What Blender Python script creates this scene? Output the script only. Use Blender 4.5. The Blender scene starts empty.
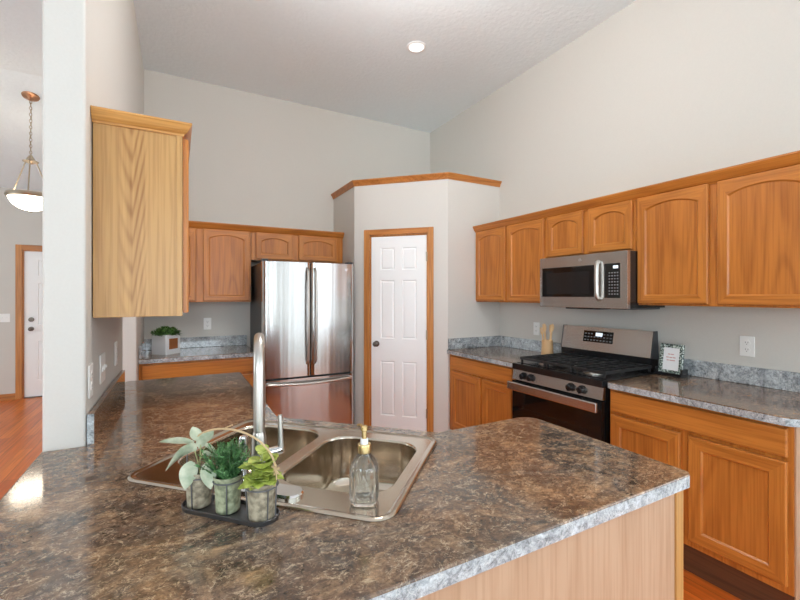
import bpy, bmesh, math, random
from mathutils import Vector, Matrix
from mathutils.geometry import tessellate_polygon
random.seed(7)
PI = math.pi
sc = bpy.context.scene
col = sc.collection

# ------------------------------------------------------------------ camera
F_PX, YAW, HOR, EYE = 411.0, math.radians(28.45), 295.6, 1.42
cam_d = bpy.data.cameras.new('camera')
cam_d.sensor_fit = 'HORIZONTAL'; cam_d.sensor_width = 36.0
cam_d.lens = F_PX / 800 * 36.0
cam_d.shift_y = -(300 - HOR) / 800
cam_d.clip_start = 0.02
cam = bpy.data.objects.new('camera', cam_d); col.objects.link(cam)
cam.location = (0, 0, EYE); cam.rotation_euler = (PI/2, 0, -YAW)
sc.camera = cam

# ------------------------------------------------------------------ world, light, exposure
sc.view_settings.view_transform = 'Standard'; sc.view_settings.look = 'None'
sc.view_settings.gamma = 1.0; sc.view_settings.use_curve_mapping = False
sc.view_settings.exposure = 0.04
sc.cycles.use_denoising = True
sc.cycles.max_bounces = 14; sc.cycles.diffuse_bounces = 8; sc.cycles.glossy_bounces = 6
sc.cycles.transmission_bounces = 10; sc.cycles.transparent_max_bounces = 8
sc.cycles.sample_clamp_indirect = 8.0
sc.cycles.caustics_reflective = False; sc.cycles.caustics_refractive = False
SKY, SKY_K = (0.82, 0.92, 1.0), 2.0
GROUND_K = 1.5
BOWL_E = 11.0         # emission of the pendant's bowl
w = bpy.data.worlds.new('daylight'); sc.world = w; w.use_nodes = True
nt = w.node_tree; nt.nodes.clear()
tc = nt.nodes.new('ShaderNodeTexCoord'); sp = nt.nodes.new('ShaderNodeSeparateXYZ')
rp = nt.nodes.new('ShaderNodeValToRGB'); bg = nt.nodes.new('ShaderNodeBackground'); ow = nt.nodes.new('ShaderNodeOutputWorld')
nt.links.new(tc.outputs['Generated'], sp.inputs[0]); nt.links.new(sp.outputs['Z'], rp.inputs[0])
rp.color_ramp.elements[0].position = 0.0; rp.color_ramp.elements[0].color = (0.72*GROUND_K, 0.80*GROUND_K, 0.86*GROUND_K, 1)
rp.color_ramp.elements[1].position = 0.06; rp.color_ramp.elements[1].color = (SKY[0]*SKY_K, SKY[1]*SKY_K, SKY[2]*SKY_K, 1)
nt.links.new(rp.outputs[0], bg.inputs[0]); bg.inputs[1].default_value = 1.0
nt.links.new(bg.outputs[0], ow.inputs[0])

# window openings behind the viewpoint: (wall, a0, a1, z0, z1); each gets an area lamp standing in for daylight
REAR_Y, FAR_X = -7.5, -5.2
XL, XLH, XR, YB, ZC, YH = -0.272, -0.387, 2.87, 4.48, 3.52, 7.45
# each window: (a0, a1, z0, z1, k) with k the strength of the daylight outside it
REAR_WINDOWS = [(-1.0, 1.4, 0.03, 2.95, 1.10)]
RIGHT_WINDOWS = [(-6.2, -3.8, 0.05, 2.95, 0.32), (-2.0, -0.3, 0.3, 2.9, 0.40)]
HALL_FILL_WINDOWS = [(-5.6, -3.2, 0.45, 2.95, 2.4), (3.1, 4.9, 0.45, 2.9, 0.7)]  # unseen windows, added to brighten the hall and the range wall
DAY = (0.80, 0.915, 1.0)
FILL_LAMP_E = 68.0        # globe emission of the unseen fill lamp added above the view
def daylight(loc, rot, sx, sy, k):
    d = bpy.data.lights.new('window_daylight', 'AREA'); d.shape = 'RECTANGLE'; d.size = sx; d.size_y = sy
    d.energy = 6.0*PI*sx*sy*k; d.color = DAY
    o = bpy.data.objects.new('window_daylight', d); col.objects.link(o); o.location = loc; o.rotation_euler = rot
for a0, a1, z0, z1, k in REAR_WINDOWS: daylight(((a0+a1)/2, REAR_Y-0.105, (z0+z1)/2), (PI/2, 0, 0), a1-a0, z1-z0, k)
for a0, a1, z0, z1, k in RIGHT_WINDOWS: daylight((XR+0.105, (a0+a1)/2, (z0+z1)/2), (PI/2, 0, PI/2), a1-a0, z1-z0, k)
for a0, a1, z0, z1, k in HALL_FILL_WINDOWS: daylight((FAR_X-0.105, (a0+a1)/2, (z0+z1)/2), (PI/2, 0, -PI/2), a1-a0, z1-z0, k)

# ------------------------------------------------------------------ materials
def nodes(name):
    m = bpy.data.materials.new(name); m.use_nodes = True
    t = m.node_tree; b = t.nodes['Principled BSDF']
    return m, t, b
def N(t, typ, **kw):
    n = t.nodes.new(typ)
    for k, v in kw.items():
        if k.startswith('i_'):
            n.inputs[k[2:].replace('_', ' ')].default_value = v
        else: setattr(n, k, v)
    return n
def ramp(t, stops):
    n = t.nodes.new('ShaderNodeValToRGB'); e = n.color_ramp.elements
    while len(e) < len(stops): e.new(0.5)
    for k, (p, c) in enumerate(stops):
        e[k].position = p; e[k].color = (c[0], c[1], c[2], 1) if not isinstance(c, (int, float)) else (c, c, c, 1)
    return n
def srgb(r, g, b):
    f = lambda v: (v/255/12.92) if v/255 <= 0.04045 else ((v/255+0.055)/1.055)**2.4
    return (f(r), f(g), f(b))
def plain(name, c, rough=0.5, metal=0.0, spec=0.5, bump=0.0, bscale=200, emit=None, ek=0.0, coat=0.0):
    m, t, b = nodes(name)
    b.inputs['Base Color'].default_value = (*c, 1); b.inputs['Roughness'].default_value = rough
    b.inputs['Metallic'].default_value = metal; b.inputs['Specular IOR Level'].default_value = spec
    b.inputs['Coat Weight'].default_value = coat
    tcn = N(t, 'ShaderNodeTexCoord'); nz = N(t, 'ShaderNodeTexNoise', i_Scale=bscale, i_Detail=3.0)
    t.links.new(tcn.outputs['Object'], nz.inputs['Vector'])
    mx = N(t, 'ShaderNodeMixRGB', blend_type='MULTIPLY'); mx.inputs[0].default_value = 0.06
    mx.inputs[1].default_value = (*c, 1); t.links.new(nz.outputs['Fac'], mx.inputs[2]); t.links.new(mx.outputs[0], b.inputs['Base Color'])
    if bump:
        bp = N(t, 'ShaderNodeBump', i_Strength=bump, i_Distance=0.004)
        t.links.new(nz.outputs['Fac'], bp.inputs['Height']); t.links.new(bp.outputs[0], b.inputs['Normal'])
    if emit:
        b.inputs['Emission Color'].default_value = (*emit, 1); b.inputs['Emission Strength'].default_value = ek
    return m
def oak(name, axis, light, dark, rough=0.32, ring=1.0, scale=1.0, figure=None):
    m, t, b = nodes(name)
    tcn = N(t, 'ShaderNodeTexCoord'); mp = N(t, 'ShaderNodeMapping')
    s = [1.0, 1.0, 1.0]; s[axis] = 0.10
    mp.inputs['Scale'].default_value = s
    t.links.new(tcn.outputs['Object'], mp.inputs['Vector'])
    n1 = N(t, 'ShaderNodeTexNoise', i_Scale=4.5*scale, i_Detail=1.5, i_Roughness=0.5, i_Distortion=0.3)
    t.links.new(mp.outputs[0], n1.inputs['Vector'])
    mu = N(t, 'ShaderNodeMath', operation='MULTIPLY'); mu.inputs[1].default_value = 60.0; t.links.new(n1.outputs['Fac'], mu.inputs[0])
    si = N(t, 'ShaderNodeMath', operation='SINE'); t.links.new(mu.outputs[0], si.inputs[0])
    r1 = ramp(t, [(0.0, 0.0), (0.55, 0.25), (1.0, 1.0)])
    ad = N(t, 'ShaderNodeMath', operation='MULTIPLY_ADD'); ad.inputs[1].default_value = 0.5; ad.inputs[2].default_value = 0.5
    t.links.new(si.outputs[0], ad.inputs[0]); t.links.new(ad.outputs[0], r1.inputs[0])
    mp2 = N(t, 'ShaderNodeMapping'); s2 = [1.0, 1.0, 1.0]; s2[axis] = 0.03; mp2.inputs['Scale'].default_value = s2
    t.links.new(tcn.outputs['Object'], mp2.inputs['Vector'])
    n2 = N(t, 'ShaderNodeTexNoise', i_Scale=110.0*scale, i_Detail=2.0); t.links.new(mp2.outputs[0], n2.inputs['Vector'])
    r2 = ramp(t, [(0.38, 1.0), (0.56, 0.0)]); t.links.new(n2.outputs['Fac'], r2.inputs[0])
    n3 = N(t, 'ShaderNodeTexNoise', i_Scale=14.0*scale, i_Detail=2.0); t.links.new(mp2.outputs[0], n3.inputs['Vector'])
    m1 = N(t, 'ShaderNodeMath', operation='MULTIPLY'); m1.inputs[1].default_value = 0.26*ring; t.links.new(r1.outputs[0], m1.inputs[0])
    m2 = N(t, 'ShaderNodeMath', operation='MULTIPLY_ADD'); m2.inputs[1].default_value = 0.26; t.links.new(r2.outputs[0], m2.inputs[0]); t.links.new(m1.outputs[0], m2.inputs[2])
    m3 = N(t, 'ShaderNodeMath', operation='MULTIPLY_ADD'); m3.inputs[1].default_value = 0.36; t.links.new(n3.outputs['Fac'], m3.inputs[0]); t.links.new(m2.outputs[0], m3.inputs[2])
    if figure:    # a cathedral of nested points down the middle of the veneer
        ac, c0, wd = figure
        sx = N(t, 'ShaderNodeSeparateXYZ'); t.links.new(tcn.outputs['Object'], sx.inputs[0])
        def mth(op, a, v=None, v2=None):
            n = N(t, 'ShaderNodeMath', operation=op); t.links.new(a, n.inputs[0])
            if v is not None:
                if isinstance(v, (int, float)): n.inputs[1].default_value = v
                else: t.links.new(v, n.inputs[1])
            return n.outputs[0]
        u = mth('SUBTRACT', sx.outputs[ac], c0); au = mth('ABSOLUTE', u)
        wob = mth('MULTIPLY', n1.outputs['Fac'], 0.8)
        ph = mth('ADD', mth('SUBTRACT', sx.outputs[axis], mth('MULTIPLY', mth('POWER', au, 1.25), 11.0)), wob)
        sn = mth('SINE', mth('MULTIPLY', ph, 62.0))
        sh = mth('POWER', mth('MULTIPLY_ADD', sn, 0.5), 2.0)
        g = mth('SUBTRACT', sh, 0.0); mk = ramp(t, [(wd*0.55, 1.0), (wd, 0.0)]); t.links.new(au, mk.inputs[0])
        gm = mth('MULTIPLY', mth('MULTIPLY', g, mk.outputs[0]), mth('MULTIPLY', n3.outputs['Fac'], 0.75))
        ad3 = N(t, 'ShaderNodeMath', operation='ADD'); t.links.new(m3.outputs[0], ad3.inputs[0]); t.links.new(gm, ad3.inputs[1]); m3 = ad3
    r3 = ramp(t, [(0.15, light), (1.05, dark)]); t.links.new(m3.outputs[0], r3.inputs[0])
    t.links.new(r3.outputs[0], b.inputs['Base Color'])
    b.inputs['Roughness'].default_value = rough; b.inputs['Specular IOR Level'].default_value = 0.45
    bp = N(t, 'ShaderNodeBump', i_Strength=0.08, i_Distance=0.002); t.links.new(r2.outputs[0], bp.inputs['Height']); t.links.new(bp.outputs[0], b.inputs['Normal'])
    return m
def laminate(name, c_dark, c_mid, c_tan, c_vein, grey, rough=0.10, vein=0.8, gmask=(0.5, 0.68)):
    m, t, b = nodes(name)
    tcn = N(t, 'ShaderNodeTexCoord')
    mp = N(t, 'ShaderNodeMapping'); mp.inputs['Rotation'].default_value = (0.3, 0.2, 0.5); mp.inputs['Scale'].default_value = (1.0, 1.25, 1.1)
    t.links.new(tcn.outputs['Object'], mp.inputs['Vector'])
    def noise(sc_, det, ro, di, lo, hi):
        n = N(t, 'ShaderNodeTexNoise', i_Scale=sc_, i_Detail=det, i_Roughness=ro, i_Distortion=di); t.links.new(mp.outputs[0], n.inputs['Vector'])
        r = ramp(t, [lo, hi] if not isinstance(lo, list) else lo); t.links.new(n.outputs['Fac'], r.inputs[0]); return n, r
    n1, r1 = noise(7.0, 12.0, 0.74, 1.4, [(0.34, c_dark), (0.49, c_mid), (0.64, c_tan)], None)
    n3, r3 = noise(5.5, 8.0, 0.7, 1.0, (gmask[0], 0.0), (gmask[1], 0.85))
    n4, gr = noise(38.0, 6.0, 0.7, 0.8, (0.36, tuple(v*0.35 for v in grey)), (0.62, grey))
    mx = N(t, 'ShaderNodeMixRGB'); t.links.new(r3.outputs[0], mx.inputs[0]); t.links.new(r1.outputs[0], mx.inputs[1]); t.links.new(gr.outputs[0], mx.inputs[2])
    n5, r5 = noise(60.0, 8.0, 0.8, 0.9, [(0.36, 0.28), (0.5, 0.95), (0.66, 1.6)], None)
    m5 = N(t, 'ShaderNodeMixRGB', blend_type='MULTIPLY'); m5.inputs[0].default_value = 0.9
    t.links.new(mx.outputs[0], m5.inputs[1]); t.links.new(r5.outputs[0], m5.inputs[2])
    def veins(sc_, di, wd, prev, amt):
        n6 = N(t, 'ShaderNodeTexNoise', i_Scale=sc_, i_Detail=4.0, i_Roughness=0.55, i_Distortion=di); t.links.new(mp.outputs[0], n6.inputs['Vector'])
        sb = N(t, 'ShaderNodeMath', operation='SUBTRACT'); sb.inputs[1].default_value = 0.5; t.links.new(n6.outputs['Fac'], sb.inputs[0])
        ab = N(t, 'ShaderNodeMath', operation='ABSOLUTE'); t.links.new(sb.outputs[0], ab.inputs[0])
        r6 = ramp(t, [(0.0, amt), (wd, 0.0)]); t.links.new(ab.outputs[0], r6.inputs[0])
        r7 = ramp(t, [(0.46, 0.0), (0.58, 1.0)]); t.links.new(n4.outputs['Fac'], r7.inputs[0])
        m6 = N(t, 'ShaderNodeMath', operation='MULTIPLY'); t.links.new(r6.outputs[0], m6.inputs[0]); t.links.new(r7.outputs[0], m6.inputs[1])
        mv = N(t, 'ShaderNodeMixRGB'); mv.inputs[2].default_value = (*c_vein, 1); t.links.new(m6.outputs[0], mv.inputs[0]); t.links.new(prev.outputs[0], mv.inputs[1])
        return mv
    out = veins(13.0, 2.4, 0.02, m5, vein); out = veins(31.0, 1.8, 0.03, out, vein*0.8)
    t.links.new(out.outputs[0], b.inputs['Base Color'])
    b.inputs['Roughness'].default_value = rough; b.inputs['IOR'].default_value = 1.75
    bp = N(t, 'ShaderNodeBump', i_Strength=0.03, i_Distance=0.001); t.links.new(n5.outputs['Fac'], bp.inputs['Height']); t.links.new(bp.outputs[0], b.inputs['Normal'])
    return m
def brushed(name, c, rough, axis, an=0.12, wave=0.0):
    m, t, b = nodes(name)
    b.inputs['Metallic'].default_value = 1.0
    tcn = N(t, 'ShaderNodeTexCoord'); mp = N(t, 'ShaderNodeMapping'); s = [300.0, 300.0, 300.0]; s[axis] = 3.0
    mp.inputs['Scale'].default_value = s; t.links.new(tcn.outputs['Object'], mp.inputs['Vector'])
    nz = N(t, 'ShaderNodeTexNoise', i_Scale=1.0, i_Detail=2.0); t.links.new(mp.outputs[0], nz.inputs['Vector'])
    r = ramp(t, [(0.3, (c[0]*0.93, c[1]*0.93, c[2]*0.93)), (0.7, c)]); t.links.new(nz.outputs['Fac'], r.inputs[0]); t.links.new(r.outputs[0], b.inputs['Base Color'])
    b.inputs['Roughness'].default_value = rough
    bp = N(t, 'ShaderNodeBump', i_Strength=an, i_Distance=0.0004); t.links.new(nz.outputs['Fac'], bp.inputs['Height'])
    if wave:      # slow buckling of the sheet, so reflections break into streaks along the grain
        mw_ = N(t, 'ShaderNodeMapping'); s_ = [9.0, 9.0, 9.0]; s_[axis] = 0.35; mw_.inputs['Scale'].default_value = s_
        t.links.new(tcn.outputs['Object'], mw_.inputs['Vector'])
        nw = N(t, 'ShaderNodeTexNoise', i_Scale=1.0, i_Detail=2.0); t.links.new(mw_.outputs[0], nw.inputs['Vector'])
        b2 = N(t, 'ShaderNodeBump', i_Strength=1.0, i_Distance=wave); t.links.new(nw.outputs['Fac'], b2.inputs['Height']); t.links.new(bp.outputs[0], b2.inputs['Normal'])
        bp = b2
    t.links.new(bp.outputs[0], b.inputs['Normal'])
    return m
def planks(name):
    m, t, b = nodes(name)
    tcn = N(t, 'ShaderNodeTexCoord'); mp = N(t, 'ShaderNodeMapping'); mp.inputs['Rotation'].default_value = (0, 0, PI/2)
    t.links.new(tcn.outputs['Object'], mp.inputs['Vector'])
    br = N(t, 'ShaderNodeTexBrick', offset=0.37, i_Scale=1.0, i_Mortar_Size=0.0012, i_Brick_Width=1.25, i_Row_Height=0.098)
    br.inputs['Color1'].default_value = (*srgb(202, 98, 34), 1); br.inputs['Color2'].default_value = (*srgb(228, 128, 52), 1)
    br.inputs['Mortar'].default_value = (*srgb(112, 56, 24), 1); br.inputs['Bias'].default_value = 0.0
    t.links.new(mp.outputs[0], br.inputs['Vector'])
    m2 = N(t, 'ShaderNodeMapping'); m2.inputs['Scale'].default_value = (30.0, 1.2, 30.0); t.links.new(tcn.outputs['Object'], m2.inputs['Vector'])
    nz = N(t, 'ShaderNodeTexNoise', i_Scale=1.6, i_Detail=5.0, i_Distortion=0.6); t.links.new(m2.outputs[0], nz.inputs['Vector'])
    r = ramp(t, [(0.3, (0.62, 0.55, 0.5)), (0.62, (1.08, 1.05, 1.0))]); t.links.new(nz.outputs['Fac'], r.inputs[0])
    mx = N(t, 'ShaderNodeMixRGB', blend_type='MULTIPLY'); mx.inputs[0].default_value = 0.7
    t.links.new(br.outputs['Color'], mx.inputs[1]); t.links.new(r.outputs[0], mx.inputs[2]); t.links.new(mx.outputs[0], b.inputs['Base Color'])
    b.inputs['Roughness'].default_value = 0.3
    return m
def glass(name, c=(1, 1, 1), rough=0.02, ior=1.46):
    m, t, b = nodes(name)
    b.inputs['Base Color'].default_value = (*c, 1); b.inputs['Roughness'].default_value = rough
    b.inputs['Transmission Weight'].default_value = 1.0; b.inputs['IOR'].default_value = ior
    return m

M = {}
M['wall'] = plain('greige wall paint', srgb(211, 207, 200), 0.85, bump=0.12, bscale=120)
M['wall_white'] = plain('white wall paint', srgb(214, 210, 204), 0.8, bump=0.1, bscale=120)
M['ceiling'] = plain('knockdown ceiling', srgb(238, 245, 249), 0.9, bump=0.9, bscale=34)
M['white'] = plain('white semi-gloss paint', srgb(247, 248, 248), 0.4)
M['plate'] = plain('white plastic', srgb(244, 243, 240), 0.35)
M['carpet'] = plain('pale bounce carpet', srgb(222, 220, 216), 0.95, bump=0.6, bscale=300)
M['floor'] = planks('oak plank floor')
R_L, R_D = srgb(196, 124, 54), srgb(138, 74, 24)
M['oak_v'] = oak('honey oak, upright grain', 2, R_L, R_D)
M['oak_h'] = oak('honey oak, level grain', 0, R_L, R_D)
M['oak_yr'] = oak('honey oak, grain along the run', 1, R_L, R_D)
M['oak_y'] = oak('honey oak, grain into the wall', 1, srgb(214, 158, 88), srgb(160, 100, 42))
M['oak_panel'] = oak('honey oak panel', 2, srgb(192, 120, 52), srgb(140, 76, 26), ring=1.1)
M['oak_side'] = oak('pale oak veneer', 2, srgb(196, 150, 90), srgb(146, 96, 44), ring=0.7, scale=0.8, figure=(1, 0.165, 0.05))
M['oak_pale'] = oak('unstained pale oak veneer', 2, srgb(188, 154, 126), srgb(156, 116, 84), ring=0.7, rough=0.45)
M['oak_trim'] = oak('oak casing', 2, srgb(204, 138, 74), srgb(140, 78, 30))
M['oak_trim_h'] = oak('oak casing, level', 0, srgb(196, 128, 66), srgb(132, 72, 28))
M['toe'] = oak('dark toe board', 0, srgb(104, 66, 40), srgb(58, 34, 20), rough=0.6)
M['inside'] = plain('cabinet shadow gap', srgb(90, 52, 22), 0.7)
M['lam'] = laminate('brown stone laminate', srgb(56, 46, 41), srgb(110, 87, 70), srgb(160, 128, 98), srgb(204, 180, 150), srgb(112, 104, 97))
M['lam_lit'] = laminate('grey stone laminate strip', srgb(96, 102, 106), srgb(166, 172, 176), srgb(204, 210, 214), srgb(226, 226, 222), srgb(180, 186, 190), vein=0.5)  # greyer copy of the brown laminate, window light painted into edges and backsplashes
M['steel_v'] = brushed('brushed stainless, upright', (0.60, 0.59, 0.58), 0.17, 2, wave=0.0025)
M['steel_h'] = brushed('brushed stainless, level', (0.60, 0.58, 0.56), 0.26, 0)
M['sink'] = brushed('satin sink steel', (0.62, 0.55, 0.46), 0.16, 0, 0.05)
M['chrome'] = plain('polished chrome', (0.78, 0.78, 0.78), 0.08, 1.0)
M['nickel'] = plain('satin nickel', (0.62, 0.59, 0.55), 0.3, 1.0)
M['bronze'] = plain('dark knob metal', (0.16, 0.13, 0.11), 0.3, 1.0)
M['black'] = plain('black enamel', (0.012, 0.012, 0.013), 0.2)
M['black_gloss'] = plain('black glass', (0.008, 0.007, 0.007), 0.05)
M['iron'] = plain('cast iron grate', (0.02, 0.02, 0.021), 0.45, bump=0.2, bscale=400)
M['darkgrey'] = plain('dark grey case', (0.055, 0.057, 0.062), 0.4)
M['key'] = plain('grey key print', (0.25, 0.25, 0.26), 0.5)
M['display'] = plain('lit display', (0.6, 0.65, 0.7), 0.3, emit=(0.85, 0.93, 1.0), ek=0.9)
M['gold'] = plain('brushed gold', (0.83, 0.62, 0.30), 0.22, 1.0)
M['glass'] = glass('clear glass', (0.97, 0.99, 0.98))
M['soap'] = plain('clear tube', (0.93, 0.94, 0.93), 0.2)
M['wire'] = plain('dark zinc wire', (0.20, 0.20, 0.21), 0.4, 0.8)
M['tray'] = plain('galvanised tray', (0.17, 0.172, 0.18), 0.35, 0.9)
M['twine'] = plain('jute twine', srgb(206, 178, 138), 0.9, bump=0.6, bscale=600)
M['soil'] = plain('potting soil', srgb(46, 32, 24), 0.95, bump=1.0, bscale=200)
def leafmat(name, a, c, sc_=40):
    m, t, b = nodes(name)
    tcn = N(t, 'ShaderNodeTexCoord'); nz = N(t, 'ShaderNodeTexNoise', i_Scale=sc_, i_Detail=3.0); t.links.new(tcn.outputs['Object'], nz.inputs['Vector'])
    r = ramp(t, [(0.35, a), (0.65, c)]); t.links.new(nz.outputs['Fac'], r.inputs[0]); t.links.new(r.outputs[0], b.inputs['Base Color'])
    b.inputs['Roughness'].default_value = 0.55
    return m
M['pot'] = leafmat('weathered pot', srgb(122, 112, 94), srgb(184, 172, 148), 70)
M['pot_green'] = leafmat('weathered green pot', srgb(118, 124, 98), srgb(176, 180, 148), 70)
M['sage'] = leafmat('sage leaf', srgb(156, 170, 142), srgb(204, 206, 182))
M['sage_stem'] = plain('sage stem', srgb(170, 172, 120), 0.6)
M['fern'] = leafmat('fine dark herb leaf', srgb(44, 86, 44), srgb(96, 144, 84), 90)
M['mint'] = leafmat('mint leaf', srgb(128, 148, 44), srgb(196, 206, 104), 45)
M['bush'] = leafmat('clipped bush leaf', srgb(34, 66, 24), srgb(92, 134, 56), 60)
M['ceramic'] = plain('matt white ceramic', srgb(226, 228, 230), 0.5)
M['brownpatch'] = plain('brown wood inlay', srgb(150, 92, 50), 0.6, bump=0.3)
M['lightwood'] = oak('pale utensil wood', 2, srgb(232, 196, 148), srgb(190, 142, 92), rough=0.5, scale=3)
M['cork'] = plain('light wood crock', srgb(206, 166, 120), 0.55, bump=0.2)
M['paper'] = plain('white card', srgb(238, 238, 240), 0.7)
M['ink'] = plain('pale red ink', srgb(206, 150, 146), 0.7)
def mottled():
    m, t, b = nodes('speckled frame')
    tcn = N(t, 'ShaderNodeTexCoord'); v = N(t, 'ShaderNodeTexNoise', i_Scale=110.0, i_Detail=2.0); t.links.new(tcn.outputs['Object'], v.inputs['Vector'])
    r = ramp(t, [(0.44, srgb(34, 44, 40)), (0.52, srgb(120, 140, 132)), (0.6, srgb(206, 214, 208))]); t.links.new(v.outputs['Fac'], r.inputs[0]); t.links.new(r.outputs[0], b.inputs['Base Color'])
    b.inputs['Roughness'].default_value = 0.3
    return m
M['mottle'] = mottled()
M['lamp_white'] = plain('lit lamp lens', (0.9, 0.88, 0.84), 0.4, emit=(1.0, 0.94, 0.86), ek=1.3)
M['bowl'] = plain('lit alabaster glass', (0.95, 0.92, 0.86), 0.3, emit=(1.0, 0.88, 0.70), ek=BOWL_E)
M['globe'] = plain('fill lamp opal glass', (0.95, 0.94, 0.92), 0.3, emit=(1.0, 0.97, 0.93), ek=FILL_LAMP_E)
M['copper'] = plain('antique copper', (0.55, 0.30, 0.18), 0.35, 1.0)
M['brass'] = plain('antique brass', (0.50, 0.42, 0.32), 0.35, 1.0)

# ------------------------------------------------------------------ mesh helpers
class MB:
    """Collects shapes into one mesh; each face remembers a material slot."""
    def __init__(s): s.bm = bmesh.new()
    def add(s, verts, faces, mi=0, M4=None):
        vs = [s.bm.verts.new(M4 @ Vector(v) if M4 else v) for v in verts]
        for f in faces:
            try: s.bm.faces.new([vs[i] for i in f]).material_index = mi
            except ValueError: pass
        return s
    def merge(s, b2, mi=None):
        vs = {v: s.bm.verts.new(v.co) for v in b2.verts}
        for f in b2.faces:
            g = s.bm.faces.new([vs[v] for v in f.verts]); g.material_index = f.material_index if mi is None else mi
        b2.free(); return s
    def box(s, x0, x1, y0, y1, z0, z1, bev=0.0, mi=0, seg=2, M4=None):
        b = bmesh.new(); bmesh.ops.create_cube(b, size=1.0)
        for v in b.verts:
            v.co = Vector((x0 + (v.co.x+.5)*(x1-x0), y0 + (v.co.y+.5)*(y1-y0), z0 + (v.co.z+.5)*(z1-z0)))
        if bev: bmesh.ops.bevel(b, geom=b.edges[:], offset=bev, segments=seg, profile=0.5, affect='EDGES')
        if M4: bmesh.ops.transform(b, matrix=M4, verts=b.verts)
        return s.merge(b, mi)
    def prism(s, pts, z0, z1, bev=0.0, mi=0, M4=None, seg=2):
        b = bmesh.new(); n = len(pts)
        lo = [b.verts.new((p[0], p[1], z0)) for p in pts]; hi = [b.verts.new((p[0], p[1], z1)) for p in pts]
        b.faces.new(lo[::-1]); b.faces.new(hi)
        for i in range(n): b.faces.new((lo[i], lo[(i+1) % n], hi[(i+1) % n], hi[i]))
        bmesh.ops.recalc_face_normals(b, faces=b.faces[:])
        if bev: bmesh.ops.bevel(b, geom=b.edges[:], offset=bev, segments=seg, profile=0.5, affect='EDGES')
        if M4: bmesh.ops.transform(b, matrix=M4, verts=b.verts)
        return s.merge(b, mi)
    def lathe(s, prof, c=(0, 0, 0), n=32, mi=0, M4=None, caps=True):
        vs, fs = [], []
        for r, z in prof:
            for k in range(n):
                a = 2*PI*k/n; vs.append((c[0]+r*math.cos(a), c[1]+r*math.sin(a), c[2]+z))
        for j in range(len(prof)-1):
            for k in range(n):
                fs.append((j*n+k, j*n+(k+1) % n, (j+1)*n+(k+1) % n, (j+1)*n+k))
        if caps:
            if prof[0][0] > 1e-6: fs.append(tuple(range(n))[::-1])
            if prof[-1][0] > 1e-6: fs.append(tuple((len(prof)-1)*n+k for k in range(n)))
        return s.add(vs, fs, mi, M4)
    def tube(s, pts, r, n=10, mi=0, closed=False):
        pts = [Vector(p) for p in pts]; m = len(pts)
        rs = r if isinstance(r, (list, tuple)) else [r]*m
        vs, fs, ref = [], [], None
        for i, p in enumerate(pts):
            a = pts[(i-1) % m] if (closed or i) else p; b = pts[(i+1) % m] if (closed or i < m-1) else p
            t = (b-a).normalized()
            if ref is None: ref = t.orthogonal().normalized()
            ref = (ref - t*ref.dot(t)).normalized(); q = t.cross(ref)
            for k in range(n):
                an = 2*PI*k/n; vs.append(tuple(p + (ref*math.cos(an)+q*math.sin(an))*rs[i]))
        for i in range(m if closed else m-1):
            j = (i+1) % m
            for k in range(n): fs.append((i*n+k, i*n+(k+1) % n, j*n+(k+1) % n, j*n+k))
        if not closed: fs += [tuple(range(n))[::-1], tuple((m-1)*n+k for k in range(n))]
        return s.add(vs, fs, mi)
    def loft(s, loops, mi=0, close=True, cap0=False, cap1=False):
        n = len(loops[0]); vs = [p for L in loops for p in L]; fs = []
        for j in range(len(loops)-1):
            for k in range(n if close else n-1):
                fs.append((j*n+k, j*n+(k+1) % n, (j+1)*n+(k+1) % n, (j+1)*n+k))
        if cap0: fs.append(tuple(range(n))[::-1])
        if cap1: fs.append(tuple((len(loops)-1)*n+k for k in range(n)))
        return s.add(vs, fs, mi)
    def build(s, name, mats, parent=None, loc=None, rotz=0.0, smooth=35, recalc=True):
        if recalc: bmesh.ops.recalc_face_normals(s.bm, faces=s.bm.faces[:])
        me = bpy.data.meshes.new(name); s.bm.to_mesh(me); s.bm.free()
        for m in (mats if isinstance(mats, (list, tuple)) else [mats]): me.materials.append(M[m])
        if smooth:
            for p in me.polygons: p.use_smooth = True
            me.set_sharp_from_angle(angle=math.radians(smooth))
        o = bpy.data.objects.new(name, me); col.objects.link(o)
        if smooth and smooth != 60:
            wn_ = o.modifiers.new('weighted_normals', 'WEIGHTED_NORMAL'); wn_.keep_sharp = True; wn_.weight = 80
        if parent: o.parent = parent
        if loc: o.location = loc
        if rotz: o.rotation_euler = (0, 0, rotz)
        return o
def tag(o, label, cat, group=None, kind=None):
    o['label'] = label; o['category'] = cat
    if group: o['group'] = group
    if kind: o['kind'] = kind
    return o
def thing(name, label, cat, loc=(0, 0, 0), rotz=0.0, group=None):
    o = bpy.data.objects.new(name, None); col.objects.link(o); o.empty_display_size = 0.05
    o.location = loc; o.rotation_euler = (0, 0, rotz)
    return tag(o, label, cat, group)
def struct(o, label=None, cat=None):
    o['kind'] = 'structure'
    if label: o['label'] = label; o['category'] = cat
    return o
def rrect(x0, x1, y0, y1, r, n=6):
    out = []
    for cx, cy, a in ((x1-r, y0+r, -PI/2), (x1-r, y1-r, 0), (x0+r, y1-r, PI/2), (x0+r, y0+r, PI)):
        for k in range(n+1): out.append((cx+r*math.cos(a+PI/2*k/n), cy+r*math.sin(a+PI/2*k/n)))
    return out
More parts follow.
